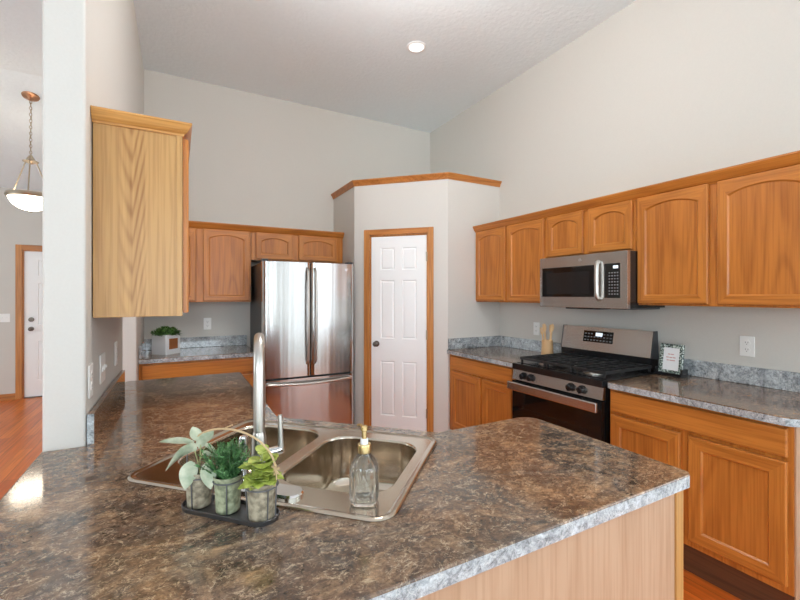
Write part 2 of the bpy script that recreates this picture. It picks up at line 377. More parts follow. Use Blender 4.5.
def round_poly(pts, rad, n=9):
    """Rounds the corner i of a counter-clockwise outline by rad[i] (0 keeps it)."""
    out = []; m = len(pts)
    for i, p in enumerate(pts):
        r = rad[i] if isinstance(rad, (list, tuple)) else rad
        p = Vector(p)
        if not r: out.append(tuple(p)); continue
        a = (Vector(pts[i-1])-p).normalized(); b = (Vector(pts[(i+1) % m])-p).normalized()
        half = math.acos(max(-1, min(1, a.dot(b))))/2; d = r/math.tan(half)
        c = p + (a+b).normalized()*(r/math.sin(half)); s0 = p+a*d-c; s1 = p+b*d-c
        for k in range(n+1):
            v = s0.lerp(s1, k/n); v = v.normalized()*r; out.append(tuple(c+v))
    return out
def inset(pts, d):
    m = len(pts); out = []
    for i in range(m):
        p0, p, p1 = Vector(pts[i-1]), Vector(pts[i]), Vector(pts[(i+1) % m])
        e0 = (p-p0).normalized(); e1 = (p1-p).normalized()
        n0 = Vector((-e0.y, e0.x)); n1 = Vector((-e1.y, e1.x)); b = (n0+n1)
        if b.length < 1e-6: b = n0
        b.normalize(); out.append(tuple(p + b*(d/max(0.3, b.dot(n0)))))
    return out

# ------------------------------------------------------------------ the setting
def wall_with_holes(name, a0, a1, z0, z1, holes, place, mat):
    """Wall in its own (a, z) plane, cut by rectangular holes; place(a, d, z) -> point, d runs 0..thickness."""
    A = sorted({a0, a1, *[h[0] for h in holes], *[h[1] for h in holes]}); Zs = sorted({z0, z1, *[h[2] for h in holes], *[h[3] for h in holes]})
    inside = lambda a, z: any(h[0] < a < h[1] and h[2] < z < h[3] for h in holes)
    mb = MB(); th = 0.115
    solid = {}
    for i in range(len(A)-1):
        for j in range(len(Zs)-1):
            solid[i, j] = not inside((A[i]+A[i+1])/2, (Zs[j]+Zs[j+1])/2)
    q = lambda *p: mb.add([place(*v) for v in p], [(0, 1, 2, 3)])
    for (i, j), on in solid.items():
        if not on: continue
        b0, b1, c0, c1 = A[i], A[i+1], Zs[j], Zs[j+1]
        q((b0, 0, c0), (b1, 0, c0), (b1, 0, c1), (b0, 0, c1)); q((b0, th, c0), (b0, th, c1), (b1, th, c1), (b1, th, c0))
        for di, dj, e in ((-1, 0, ((b0, c0), (b0, c1))), (1, 0, ((b1, c0), (b1, c1))), (0, -1, ((b0, c0), (b1, c0))), (0, 1, ((b0, c1), (b1, c1)))):
            if not solid.get((i+di, j+dj), False):
                (p, r), (s_, t_) = e; q((p, 0, r), (s_, 0, t_), (s_, th, t_), (p, th, r))
    bmesh.ops.remove_doubles(mb.bm, verts=mb.bm.verts[:], dist=1e-5)
    return struct(mb.build(name, mat, smooth=0))
struct(MB().box(-2.6, XR+.2, -0.45, YH+.2, -0.08, 0.0).build('floor', 'floor', smooth=0))
struct(MB().prism([(FAR_X-.2, REAR_Y-.2), (XR+.2, REAR_Y-.2), (XR+.2, -.45), (-2.6, -.45), (-2.6, YH+.2), (FAR_X-.2, YH+.2)], -0.08, 0.0).build('floor_bounce_carpet', 'carpet', smooth=0))  # unseen pale carpet, put in to keep the bounce light neutral
SL = 0.27; YS = 5.1
zsl = lambda y: ZC - max(0.0, y-YS)*SL
mb = MB(); ye = YH+.15
prof = [(REAR_Y-.2, ZC), (YS, ZC), (ye, zsl(ye)), (ye, ZC+.15), (REAR_Y-.2, ZC+.15)]
mb.loft([[(FAR_X-.2, y, z) for y, z in prof], [(XR+.2, y, z) for y, z in prof]], cap0=True, cap1=True)
struct(mb.build('ceiling', 'ceiling', smooth=0))
wall_with_holes('wall_right', REAR_Y, YB, 0, ZC, RIGHT_WINDOWS, lambda a, d, z: (XR+d, a, z), 'wall')
wall_with_holes('wall_back', XL, XR, 0, ZC, [], lambda a, d, z: (a, YB+d, z), 'wall')
wall_with_holes('wall_rear', FAR_X, XR, 0, ZC, REAR_WINDOWS, lambda a, d, z: (a, REAR_Y-d, z), 'wall')
wall_with_holes('wall_hall_far', FAR_X, XLH, 0, 2.95, [(-1.875, -0.945, -0.01, 2.055)], lambda a, d, z: (a, YH+d, z), 'wall')
wall_with_holes('wall_hall_left', REAR_Y, YH, 0, ZC, HALL_FILL_WINDOWS, lambda a, d, z: (FAR_X-d, a, z), 'wall')
# left wall of the kitchen: a stub, a cased opening behind it, then solid to the entry
pts = [(1.725, 0.0), (2.80, 0.0), (2.80, 2.12), (3.70, 2.12), (3.70, 0.0), (YS, 0.0), (YS, ZC), (1.725, ZC)]
mb = MB(); Mx = Matrix(((0, 0, 1, 0), (1, 0, 0, 0), (0, 1, 0, 0), (0, 0, 0, 1)))
mb.prism(pts, XLH, XL, bev=0.010, M4=Mx, seg=3)
struct(mb.build('wall_left', 'wall_white', smooth=40))
struct(MB().prism([(YS, 0), (YH, 0), (YH, zsl(YH)), (YS, ZC)], XLH, XL, M4=Mx).build('wall_hall_right', 'wall', smooth=0))
# corner pantry box
PZ = 2.516; PA = (2.235, 3.18); PB = (1.565, 3.85)
th = 0.10
mb = MB()
mb.box(PA[0], XR, 3.18, 3.18+th, 0, PZ)
mb.box(PB[0], PB[0]+th, PB[1], YB, 0, PZ)
dl = math.hypot(PA[0]-PB[0], PA[1]-PB[1])
Md = Matrix.Translation((PB[0], PB[1], 0)) @ Matrix.Rotation(-PI/4, 4, 'Z')
D0, D1, DZ = 0.165, 0.755, 2.015           # opening in the diagonal
mb.box(0, D0, 0, th, 0, PZ, M4=Md); mb.box(D1, dl, 0, th, 0, PZ, M4=Md); mb.box(D0, D1, 0, th, DZ, PZ, M4=Md)
struct(mb.build('wall_pantry', 'wall_white', smooth=0))
struct(MB().prism([(PB[0], YB), (PB[0], PB[1]), PA, (XR, PA[1]), (XR, YB)], PZ, PZ+.02).build('ceiling_pantry', 'wall_white', smooth=0))
def sweep_trim(path, prof, name, mats, closed=False, seg_mi=None):
    """Sweeps a profile [(out, z)] along a plan path, mitred; out is to the right of travel."""
    loops = []
    for i, p in enumerate(path):
        p = Vector(p); e = []
        if i: e.append((p-Vector(path[i-1])).normalized())
        if i < len(path)-1: e.append((Vector(path[i+1])-p).normalized())
        n = sum((Vector((d.y, -d.x)) for d in e), Vector((0, 0))); n.normalize(); k = 1/max(0.3, n.dot(Vector((e[0].y, -e[0].x))))
        loops.append([(p.x+n.x*o*k, p.y+n.y*o*k, z) for o, z in prof])
    mb = MB(); n_ = len(prof)
    vs = [q for L_ in loops for q in L_]; V = [mb.bm.verts.new(q) for q in vs]
    for j in range(len(loops)-1):
        for k in range(n_):
            f = mb.bm.faces.new((V[j*n_+k], V[j*n_+(k+1) % n_], V[(j+1)*n_+(k+1) % n_], V[(j+1)*n_+k])); f.material_index = seg_mi[j] if seg_mi else 0
    mb.bm.faces.new(V[:n_][::-1]); mb.bm.faces.new(V[-n_:])
    return mb.build(name, mats, smooth=30)
o = sweep_trim([(PB[0], YB), PB, PA, (XR, PA[1])], [(-0.03, PZ+.021), (-.004, PZ+.021), (-.004, PZ), (0.006, PZ), (0.010, PZ+.012), (0.016, PZ+.028), (0.032, PZ+.046), (0.032, PZ+.055), (-0.03, PZ+.055)], 'trim_1', 'oak_trim_h')
struct(o, 'honey oak cap moulding along the top of the corner pantry box', 'trim')
def base_run(name, path, h=0.085, mat='oak_trim_h'):
    return struct(sweep_trim(path, [(0, 0.0), (0.013, 0.0), (0.013, h-.015), (0.006, h), (0, h)], name, mat))
base_run('baseboard_pantry', [(PB[0]+.075, PB[1]-.075), (PB[0]+.002, PB[1]-.002)][::-1])
base_run('baseboard_hall', [(FAR_X, YH), (-1.945, YH)])
base_run('baseboard_hall_left', [(FAR_X, REAR_Y), (FAR_X, YH)])

# six panel door: slab + casing + knob + hinges, local x across, front at y=0 facing -y
def panel_slab(w_, h_, t_):
    mb = MB(); st = 0.15*w_ + .012; mid = 0.10*w_
    xs = [0, st, w_/2-mid/2-.01, w_/2+mid/2+.01, w_-st, w_]
    zs = [0, 0.115*h_, 0.385*h_, 0.50*h_-.01, 0.785*h_, 0.835*h_, 0.945*h_, h_]
    b = bmesh.new(); V = {}
    for i, x in enumerate(xs):
        for j, z in enumerate(zs): V[i, j] = b.verts.new((x, 0, z))
    pan = []
    for i in range(5):
        for j in range(7):
            f = b.faces.new((V[i, j], V[i+1, j], V[i+1, j+1], V[i, j+1]))
            if i in (1, 3) and j in (1, 3, 5): pan.append(f)
    bmesh.ops.recalc_face_normals(b, faces=b.faces[:])
    if b.faces[0].normal.y > 0: bmesh.ops.reverse_faces(b, faces=b.faces[:])
    bmesh.ops.inset_individual(b, faces=pan, thickness=0.012, depth=-0.009)
    bmesh.ops.inset_individual(b, faces=pan, thickness=0.006, depth=0.0)
    bmesh.ops.inset_individual(b, faces=pan, thickness=0.014, depth=0.006)
    mb.merge(b)
    mb.add([(0, 0, 0), (w_, 0, 0), (w_, 0, h_), (0, 0, h_), (0, t_, 0), (w_, t_, 0), (w_, t_, h_), (0, t_, h_)],
           [(0, 4, 5, 1), (1, 5, 6, 2), (2, 6, 7, 3), (3, 7, 4, 0), (4, 7, 6, 5)])
    bmesh.ops.remove_doubles(mb.bm, verts=mb.bm.verts[:], dist=1e-5)
    return mb
def casing(root, x0, x1, z1, cw, mat='oak_trim', math_='oak_trim_h'):
    mb = MB(); y0 = -0.017
    for a, b_ in ((x0-cw, x0), (x1, x1+cw)): mb.box(a, b_, y0, 0, 0, z1+cw, bev=0.004)
    mb.build('casing', mat, root)
    MB().box(x0-.0005, x1+.0005, y0, 0, z1, z1+cw-.001, bev=0.004).build('head_casing', math_, root)
    mb = MB()
    mb.box(x0-.002, x0+.012, 0, 0.10, 0, z1); mb.box(x1-.012, x1+.002, 0, 0.10, 0, z1); mb.box(x0, x1, 0, 0.10, z1-.012, z1+.002)
    mb.build('jamb', mat, root)
def knob(root, x, z, mat, y=0.0, r=0.026):
    Mk = Matrix.Translation((x, y, z)) @ Matrix.Rotation(PI/2, 4, 'X')
    return MB().lathe([(0.030, 0), (0.030, 0.004), (0.012, 0.010), (0.010, 0.026), (r*.8, 0.032), (r, 0.044), (r*.85, 0.056), (r*.4, 0.062), (0.0, 0.063)], n=24, M4=Mk).build('knob', mat, root)
d1 = thing('door_1', 'white six panel door with oak casing in the diagonal pantry wall', 'door', (PB[0], PB[1], 0), -PI/4)
d1['kind'] = 'structure'
casing(d1, D0+.0, D1-.0, DZ, 0.057)
mb = panel_slab(D1-D0-.03, DZ-.03, 0.035); leaf = mb.build('door_leaf', 'white', d1, loc=(D0+.015, 0.006, 0.014), smooth=20)
k = knob(leaf, 0.055, 0.93, 'bronze')
for z in (0.28, 1.03, 1.78):
    MB().box(D1-D0-.034, D1-D0-.020, -0.010, 0.004, z-.045, z+.045, bev=0.003).build('hinge', 'brass', leaf)
d2 = thing('door_2', 'white entry door in oak casing at the far end of the hall', 'door', (-1.875, YH, 0), 0)
d2['kind'] = 'structure'
casing(d2, 0.0, 0.93, 2.05, 0.07)
leaf = panel_slab(0.90, 2.02, 0.04).build('door_leaf', 'white', d2, loc=(0.015, 0.02, 0.012), smooth=20)
knob(leaf, 0.075, 0.945, 'bronze', r=0.028)
Mk = Matrix.Translation((0.075, 0, 1.075)) @ Matrix.Rotation(PI/2, 4, 'X')
MB().lathe([(0.032, 0), (0.032, 0.010), (0.026, 0.018), (0.0, 0.020)], n=24, M4=Mk).build('deadbolt', 'bronze', leaf)
MB().box(0.014, 0.93, 0.0, 0.06, 0.0, 0.016, bev=0.003).build('threshold', 'bronze', d2)

# windows behind the viewpoint: frame and mullion set in each opening
def window(name, a0, a1, z0, z1, k, place_rot, cells):
    loc, rot = place_rot
    root = bpy.data.objects.new(name, None); col.objects.link(root); root.location = loc; root.rotation_euler = (0, 0, rot); root['kind'] = 'structure'
    W = a1-a0; mb = MB(); f = 0.05
    mb.box(0, f, 0.02, .09, z0, z1); mb.box(W-f, W, .02, .09, z0, z1); mb.box(f, W-f, .02, .09, z0, z0+f); mb.box(f, W-f, .02, .09, z1-f, z1)
    for k_ in range(1, cells): mb.box(W*k_/cells-.025, W*k_/cells+.025, .03, .08, z0+f, z1-f)
    mb.build('window_frame', 'white', root, smooth=0)
    mb = MB(); c = 0.06
    mb.box(-c, 0, -.016, 0, max(0, z0-c), z1+c); mb.box(W, W+c, -.016, 0, max(0, z0-c), z1+c); mb.box(0, W, -.016, 0, z1, z1+c)
    if z0 > 0.2: mb.box(0, W, -.016, 0, z0-c, z0)
    mb.build('window_casing', 'oak_trim', root, smooth=0)
wn = 1
for h in REAR_WINDOWS: window('window_%d' % wn, *h, ((h[1], REAR_Y, 0), PI), 2); wn += 1
for h in RIGHT_WINDOWS: window('window_%d' % wn, *h, ((XR, h[1], 0), -PI/2), 2); wn += 1
for h in HALL_FILL_WINDOWS: window('window_%d' % wn, *h, ((FAR_X, h[0], 0), PI/2), 2); wn += 1

# ------------------------------------------------------------------ cabinets
def frame_loops(x0, x1, z0, z1, st, arch, grow=0.0, n=14):
    """Inner outline of a door (arched top when arch > 0) and the matching outer outline."""
    a0, a1, b0 = x0+st-grow, x1-st+grow, z0+st-grow
    spring = z1-st-arch+grow
    inn = [(a0, b0), (a1, b0)]; out = [(x0, z0), (x1, z0)]
    for k_ in range(n+1):
        u = k_/n; x = a1+(a0-a1)*u; s_ = (2*u-1)
        if arch:
            sh = 0.0
            e = max(0.0, 1-(abs(s_)/(1-sh))**2) if abs(s_) < 1-sh else 0.0
            z = spring + arch*e**0.9
        else: z = spring
        inn.append((x, z)); out.append((x1+(x0-x1)*u, z1))
    return out, inn
def add_door(parent, name, x0, x1, z0, z1, arch=0.0, st=0.058, t=0.020, y=0.0):
    out, inn = frame_loops(x0, x1, z0, z1, st, arch)
    _, inn2 = frame_loops(x0, x1, z0, z1, st, arch, grow=-0.007)
    c = ((x0+x1)/2, (z0+z1)/2)
    def shrink(L, d): return [(p[0]+(d if p[0] <= x0+1e-6 else -d if p[0] >= x1-1e-6 else 0), p[1]+(d if p[1] <= z0+1e-6 else -d if p[1] >= z1-1e-6 else 0)) for p in L]
    L3 = lambda L, yy: [(p[0], yy, p[1]) for p in L]
    loops = [L3(out, y), L3(out, y-t+.005), L3(shrink(out, .002), y-t+.0015), L3(shrink(out, .005), y-t), L3(inn, y-t), L3(inn2, y-t+.008), L3(inn2, y-.002)]
    n = len(out); mb = MB(); vs = [p for L in loops for p in L]
    V = [mb.bm.verts.new(p) for p in vs]
    for j in range(len(loops)-1):
        for k_ in range(n):
            f = mb.bm.faces.new((V[j*n+k_], V[j*n+(k_+1) % n], V[(j+1)*n+(k_+1) % n], V[(j+1)*n+k_]))
            f.material_index = 0 if k_ in (1, n-1) else 1
    d = mb.build(name, ['oak_v', 'oak_h'], parent, smooth=25)
    pn = MB()
    _, inn3 = frame_loops(x0, x1, z0, z1, st, arch, grow=0.002)
    pn.loft([L3(inn3, y-.003), L3(inn3, y-t+.0085)], cap0=True, cap1=True)
    p = pn.build('door_panel', 'oak_panel', d, smooth=20)
    return d
def add_drawer(parent, x0, x1, z0, z1, t=0.02):
    L = lambda d, y: [(x0+d, y, z0+d), (x1-d, y, z0+d), (x1-d, y, z1-d), (x0+d, y, z1-d)]
    return MB().loft([L(0, 0), L(0, -t+.007), L(.003, -t+.002), L(.009, -t)], cap0=True, cap1=True).build('drawer', 'oak_h', parent, smooth=20)
CROWN = [(-0.004, 0.0), (0.006, 0.0), (0.010, 0.010), (0.018, 0.014), (0.030, 0.030), (0.040, 0.050), (0.044, 0.055), (0.044, 0.064), (-0.004, 0.064)]
def crown_run(name, path, z, k=1.0, mats='oak_h', parent=None):
    return sweep_trim(path, [(a*k, z+b*k) for a, b in CROWN], name, mats)
def face_frame(mb, W, z0, z1, cuts_x, cuts_z=(), s=0.035, y0=-.0005, y1=0.019):
    pass
def cabinet(name, label, loc, rotz, W, D, z0, z1, doors=(), drawers=(), toe=0.0, side='oak_side', group=None, end_r=None, door_kw={}):
    root = thing(name, label, 'cabinet', loc, rotz, group)
    MB().box(0.001, W-.001, 0.018, D-.003, z0, z1, bev=0.001).build('carcass', [side], root, smooth=0)
    # face frame: stiles and rails around the openings
    mb = MB(); e = 0.03
    mb.box(0, W, 0, 0.0185, z0, z1, bev=0.0015)
    mb.build('face_frame', 'oak_v', root, smooth=30)
    for d in doors: add_door(root, 'door', *d, **door_kw)
    for d in drawers: add_drawer(root, *d)
    if toe:
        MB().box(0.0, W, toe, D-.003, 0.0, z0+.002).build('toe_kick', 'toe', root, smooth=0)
    return root
# -- right wall uppers (local x runs towards the viewpoint; face frame plane x = 2.57)
UX, UZ0, UZ1 = 2.570, 1.360, 2.045
ux = XR-UX
ARCH, ST = 0.034, 0.048
def up(y0): return (UX, y0, 0)
G = 'oak wall cabinets on the range wall'
Y0 = 3.178
cabinet('wall_cabinet', 'oak two-door wall cabinet beside the pantry box, left of the microwave', up(Y0), -PI/2, Y0-2.318, ux, UZ0, UZ1,
        [(0.013, 0.416, UZ0+.012, UZ1-.012, ARCH, ST), (0.448, 0.852, UZ0+.012, UZ1-.012, ARCH, ST)], group=G)
cabinet('wall_cabinet', 'short oak two-door cabinet directly above the microwave', up(2.316), -PI/2, 2.316-1.586, ux, 1.705, UZ1,
        [(0.025, 0.352, 1.720, UZ1-.012, ARCH, ST), (0.393, 0.713, 1.720, UZ1-.012, ARCH, ST)], group=G)
cabinet('wall_cabinet', 'tall oak two-door wall cabinet right of the microwave above the picture frame', up(1.584), -PI/2, 1.584-.715, ux, UZ0, UZ1,
        [(0.016, 0.409, UZ0+.012, UZ1-.012, ARCH, ST), (0.451, 0.845, UZ0+.012, UZ1-.012, ARCH, ST)], group=G)
o = crown_run('crown_molding', [(UX, 3.178), (UX, 0.715), (XR-.002, 0.715)], UZ1-.018, mats='oak_yr')
tag(o, 'long oak crown moulding capping the wall cabinets on the range wall', 'moulding')
# -- back wall uppers (face frame plane y = 4.17)
UY = 4.170
cabinet('wall_cabinet', 'oak wall cabinet left of the refrigerator, over the back counter', (XL+.002, UY, 0), 0, 0.895, YB-UY, UZ0, UZ1,
        [(0.045, 0.420, UZ0+.012, UZ1-.012, ARCH, ST), (0.477, 0.880, UZ0+.012, UZ1-.012, ARCH, ST)], group='oak wall cabinets on the back wall')
cabinet('wall_cabinet', 'short oak two-door wall cabinet above the stainless refrigerator', (0.628, UY, 0), 0, 1.560-.628, YB-UY, 1.765, UZ1,
        [(0.040, 0.396, 1.778, UZ1-.012, ARCH, ST), (0.456, 0.859, 1.778, UZ1-.012, ARCH, ST)], group='oak wall cabinets on the back wall')
o = crown_run('crown_molding', [(XL+.002, UY), (1.562, UY)], UZ1-.018)
tag(o, 'oak crown moulding along the wall cabinets above the refrigerator', 'moulding')
# -- left wall upper, seen end on
LY0, LY1 = 1.830, 2.690
c = cabinet('wall_cabinet', 'tall oak wall cabinet on the left wall seen from its pale veneered end', (0.018, LY0, 0), PI/2, LY1-LY0, 0.018-XL-.001, 1.340, 2.060,
            [(0.010, 0.415, 1.352, 2.040, ARCH), (0.443, 0.850, 1.352, 2.040, ARCH)], door_kw=dict(y=-0.002))
o = sweep_trim([(LY1-LY0, 0.285), (LY1-LY0, 0.0), (0.0, 0.0), (0.0, 0.288)][::-1], [(a*.75, 2.045+b*.74) for a, b in CROWN], 'crown', ['oak_h', 'oak_y'], seg_mi=[1, 0, 1]); o.parent = c
MB().box(-0.0045, 0.0, 0.0, 0.02, 1.34, 2.045, bev=0.001).build('stile_edge', 'oak_side', c)
# -- base cabinets, right wall (face plane x = 2.255)
BX, BZ0, BZ1 = 2.255, 0.165, 0.877
GB = 'oak base cabinets on the range wall'
bdz = (0.200, 0.722); drz = (0.742, 0.862)
cabinet('base_cabinet', 'oak base cabinet with one wide drawer, between the pantry and the range', (BX, 3.178, 0), -PI/2, 3.178-2.318, XR-BX, BZ0, BZ1,
        [(0.045, 0.455, *bdz), (0.489, 0.832, *bdz)], [(0.045, 0.832, *drz)], toe=0.06, group=GB)
c = cabinet('base_cabinet', 'oak base cabinet with one wide drawer, right of the range at the counter end', (BX, 1.548, 0), -PI/2, 1.548-.722, XR-BX, BZ0, BZ1,
        [(0.012, 0.392, *bdz), (0.430, 0.808, *bdz)], [(0.012, 0.808, *drz)], toe=0.06, group=GB)
MB().box(0.8265, 0.832, 0.004, XR-BX-.003, BZ0-.02, BZ1).build('end_panel', 'oak_pale', c)
# -- base cabinet, back wall (face plane y = 3.872)
BY = 3.872
cabinet('base_cabinet', 'oak base cabinet with drawer and two doors, left of the refrigerator', (XL+.002, BY, 0), 0, 0.90, YB-BY, BZ0, BZ1,
        [(0.020, 0.440, *bdz), (0.462, 0.882, *bdz)], [(0.020, 0.882, *drz)], toe=0.06)
# -- peninsula base: pale back panel, bar leg, corner
pen = thing('peninsula_cabinet', 'pale oak base of the corner peninsula under the sink counter', 'cabinet', (0, 0, 0))
outl = [(0.335, 0.662), (1.272, 0.662), (1.272, 1.235), (0.835, 1.235), (0.335, 1.735), (0.335, 2.86), (-0.265, 2.86), (-0.265, 1.70), (-0.30, 1.70), (-0.30, 1.30)]
MB().prism(outl, 0.10, 0.60).build('carcass', 'oak_v', pen, smooth=0)
def shell(path, z0, z1, t=0.018):
    mb = MB(); m = len(path); inn = inset(path, t)
    mb.loft([[(p[0], p[1], z0) for p in path], [(p[0], p[1], z1) for p in path], [(p[0], p[1], z1) for p in inn], [(p[0], p[1], z0) for p in inn], [(p[0], p[1], z0) for p in path]])
    return mb
shell(outl, 0.60, 0.876).build('upper_sides', 'oak_v', pen, smooth=0)
MB().box(0.345, 1.262, 0.654, 0.661, 0.0, 0.876).build('back_panel', 'oak_pale', pen)
MB().box(1.240, 1.2755, 0.648, 0.666, 0.0, 0.876, bev=0.002).build('corner_stile', 'oak_side', pen)
MB().box(0.318, 0.345, 0.648, 0.670, 0.0, 0.876, bev=0.002).build('corner_stile', 'oak_side', pen)
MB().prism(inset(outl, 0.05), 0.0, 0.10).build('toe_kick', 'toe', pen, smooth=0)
# inner fronts (towards the kitchen)
def child_empty_door(name, p0, ang, *d):
    dd = add_door(pen, name, *d); dd.location = p0; dd.rotation_euler = (0, 0, ang); return dd
child_empty_door('door', (0.335, 1.76, 0), PI/2, 0.02, 0.52, 0.16, 0.722); child_empty_door('door', (0.335, 1.76, 0), PI/2, 0.55, 1.06, 0.16, 0.722)
child_empty_door('door', (1.272, 1.235, 0), PI, 0.02, 0.42, 0.16, 0.722)
child_empty_door('door', (0.835, 1.235, 0), 3*PI/4, 0.05, 0.34, 0.16, 0.722); child_empty_door('door', (0.835, 1.235, 0), 3*PI/4, 0.36, 0.66, 0.16, 0.722)

# ------------------------------------------------------------------ countertops
CZ0, CZ1 = 0.877, 0.914
def slab(name, outline, hole=None, hole_edge=True):
    """Counter with an eased top edge; the vertical strip uses the laminate with window light painted in."""
    mb = MB(); e = 0.005
    top = inset(outline, e)
    n = len(outline)
    L = lambda P, z: [(p[0], p[1], z) for p in P]
    mid = inset(outline, 0.0015)
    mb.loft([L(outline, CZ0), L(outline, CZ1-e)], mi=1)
    mb.loft([L(outline, CZ1-e), L(mid, CZ1-.0015), L(top, CZ1)], mi=0)
    polys = [[Vector((p[0], p[1], 0)) for p in top]]
    if hole: polys.append([Vector((p[0], p[1], 0)) for p in hole])
    flat = [p for P in polys for p in P]
    tris = tessellate_polygon(polys)
    mb.add([(p.x, p.y, CZ1) for p in flat], tris, 0)
    polys[0] = [Vector((p[0], p[1], 0)) for p in outline]; flat = [p for P in polys for p in P]
    mb.add([(p.x, p.y, CZ0) for p in flat], tris, 0)
    if hole: mb.loft([L(hole, CZ1), L(hole, CZ0)], mi=0)
    bmesh.ops.remove_doubles(mb.bm, verts=mb.bm.verts[:], dist=1e-5)
    return mb
r2 = math.sqrt(2)
def st(s, t): return ((s+t)/r2, (t-s)/r2)
hole = [st(*p) for p in rrect(-1.048, -0.290, 0.870, 1.418, 0.05)]
PX1 = 1.297
outline = [(0.036, 0.632), (PX1, 0.632), (PX1+.012, 1.272), (0.852, 1.272), (0.368, 1.756), (0.368, 2.905), (-0.269, 2.905), (-0.269, 1.7235), (-0.388, 1.7235), (-0.388, 1.056)]
outline = round_poly(outline, [0.05, 0.028, 0.07, 0, 0, 0.03, 0.02, 0, 0, 0.05])
pt = slab('countertop', outline, hole).build('countertop', ['lam', 'lam_lit'], smooth=30)
tag(pt, 'brown marbled laminate countertop of the corner peninsula holding the sink', 'countertop')
mb = MB().box(-0.269, -0.250, 1.733, 2.68, CZ1+.0005, CZ1+.102, bev=0.003, mi=0); mb.box(-0.2695, -0.2495, 1.728, 1.734, CZ1+.0005, CZ1+.1025, bev=.001, mi=1); mb.build('backsplash', ['lam', 'lam_lit'], pt)
def sided(name, label, outline, splashes):
    o = slab(name, outline).build(name, ['lam', 'lam_lit'], smooth=30)
    tag(o, label, 'countertop')
    for b in splashes: MB().box(*b, CZ1+.0005, CZ1+.102, bev=0.003).build('backsplash', 'lam_lit', o)
    return o
CX = 2.222
sided('countertop', 'marbled laminate countertop between the pantry box and the range', [(CX, 2.322), (XR-.002, 2.322), (XR-.002, 3.177), (CX, 3.177)],
      [(XR-.022, XR-.003, 2.324, 3.157), (CX+.01, XR-.003, 3.158, 3.1775)])
sided('countertop', 'marbled laminate countertop right of the range with a rounded free corner', round_poly([(CX, 0.697), (XR-.002, 0.697), (XR-.002, 1.546), (CX, 1.546)], [0.06, 0, 0, 0.01]),
      [(XR-.022, XR-.003, 0.70, 1.545)])
sided('countertop', 'short marbled laminate countertop on the back wall under the bush planter', [(XL+.002, 3.845), (0.628, 3.845), (0.628, YB-.002), (XL+.002, YB-.002)],
      [(XL+.003, 0.627, YB-.022, YB-.003), (XL+.002, XL+.021, 3.86, YB-.024)])

# ------------------------------------------------------------------ sink, faucet, sprayer
sink = thing('sink', 'double bowl stainless steel drop-in sink set diagonally in the corner counter', 'sink', (0, 0, CZ1), -PI/4)
# local frame: rotated -45 deg, so local x = s, local y = t
S0, S1, T0, T1 = -1.062, -0.278, 0.858, 1.430
BOWLS = [(-1.022, -0.693, 0.975, 1.385), (-0.655, -0.326, 0.965, 1.360)]
mb = MB(); zt = 0.007
outer = rrect(S0, S1, T0, T1, 0.055, 8)
L = lambda P, z: [(p[0], p[1], z) for p in P]
mb.loft([L(outer, 0.0008), L(outer, 0.003), L(inset(outer, .004), zt), L(inset(outer, .010), zt+.001), L(inset(outer, .018), zt-.003), L(inset(outer, .022), zt-.003)])
deck = inset(outer, .022)
bl = [rrect(*b, 0.085, 8) for b in BOWLS]
polys = [[Vector((*p, 0)) for p in deck]] + [[Vector((*p, 0)) for p in q] for q in bl]
flat = [p for P in polys for p in P]
mb.add([(p.x, p.y, zt-.003) for p in flat], tessellate_polygon(polys))
bmesh.ops.remove_doubles(mb.bm, verts=mb.bm.verts[:], dist=1e-5)
mb.build('rim_deck', 'sink', sink, smooth=40)
for q, b in zip(bl, BOWLS):
    mb = MB(); zz = zt-.003
    loops = [L(q, zz), L(inset(q, .003), zz-.002), L(inset(q, .006), zz-.008), L(inset(q, .012), zz-.13)]
    for k_ in range(1, 7):
        a = PI/2*k_/6; loops.append(L(inset(q, .012+.035*(1-math.cos(a))), zz-.13-.035*math.sin(a)))
    loops.append(L(inset(q, .075), zz-.169))
    mb.loft(loops, cap1=True)
    bo = mb.build('bowl', 'sink', sink, smooth=50)
    cx, cy = (b[0]+b[1])/2, (b[2]+b[3])/2
    MB().lathe([(0.056, 0.0), (0.056, 0.003), (0.046, 0.005), (0.040, 0.001), (0.012, 0.0), (0.010, 0.008), (0.0, 0.009)], c=(cx, cy, zz-.1693), n=28).build('drain', 'chrome', bo)
# faucet stands on the deck on the near side of the sink
fx, fy = st(-0.652, 0.915)
fz = CZ1+zt-.003
fa = thing('faucet', 'tall brushed nickel gooseneck faucet behind the herb pots', 'faucet', (fx, fy, fz), -PI/4)
mb = MB(); pl = rrect(-0.125, 0.125, -0.031, 0.031, 0.030, 8)
mb.loft([L(pl, 0.0), L(pl, 0.006), L(inset(pl, .004), 0.010)], cap0=True, cap1=True); mb.build('base_plate', 'chrome', fa)
MB().lathe([(0.029, 0.009), (0.028, 0.02), (0.022, 0.03), (0.0185, 0.10), (0.018, 0.135), (0.0148, 0.150), (0.0, 0.152)], n=28).build('body', 'nickel', fa)
ang = math.radians(80.7-0.5) + PI/4     # swivelled towards the left bowl
dx, dy = math.cos(ang), math.sin(ang)
pts = [(0, 0, 0.14), (0, 0, 0.22), (0, 0, 0.300)]; R = 0.085
for k_ in range(1, 15):
    a = PI*k_/14; pts.append((dx*R*(1-math.cos(a)), dy*R*(1-math.cos(a)), 0.300+R*math.sin(a)))
pts += [(dx*2*R, dy*2*R, 0.265)]
MB().tube(pts, 0.0142, n=18).build('spout', 'nickel', fa)
MB().lathe([(0.0, 0.16), (0.015, 0.16), (0.018, 0.17), (0.0175, 0.24), (0.0150, 0.285), (0.0, 0.286)], c=(dx*2*R, dy*2*R, 0), n=22).build('spray_head', 'nickel', fa)
hp = Matrix.Rotation(PI/4, 3, 'Z')
side = hp @ Vector((0.88, -0.475, 0.0))
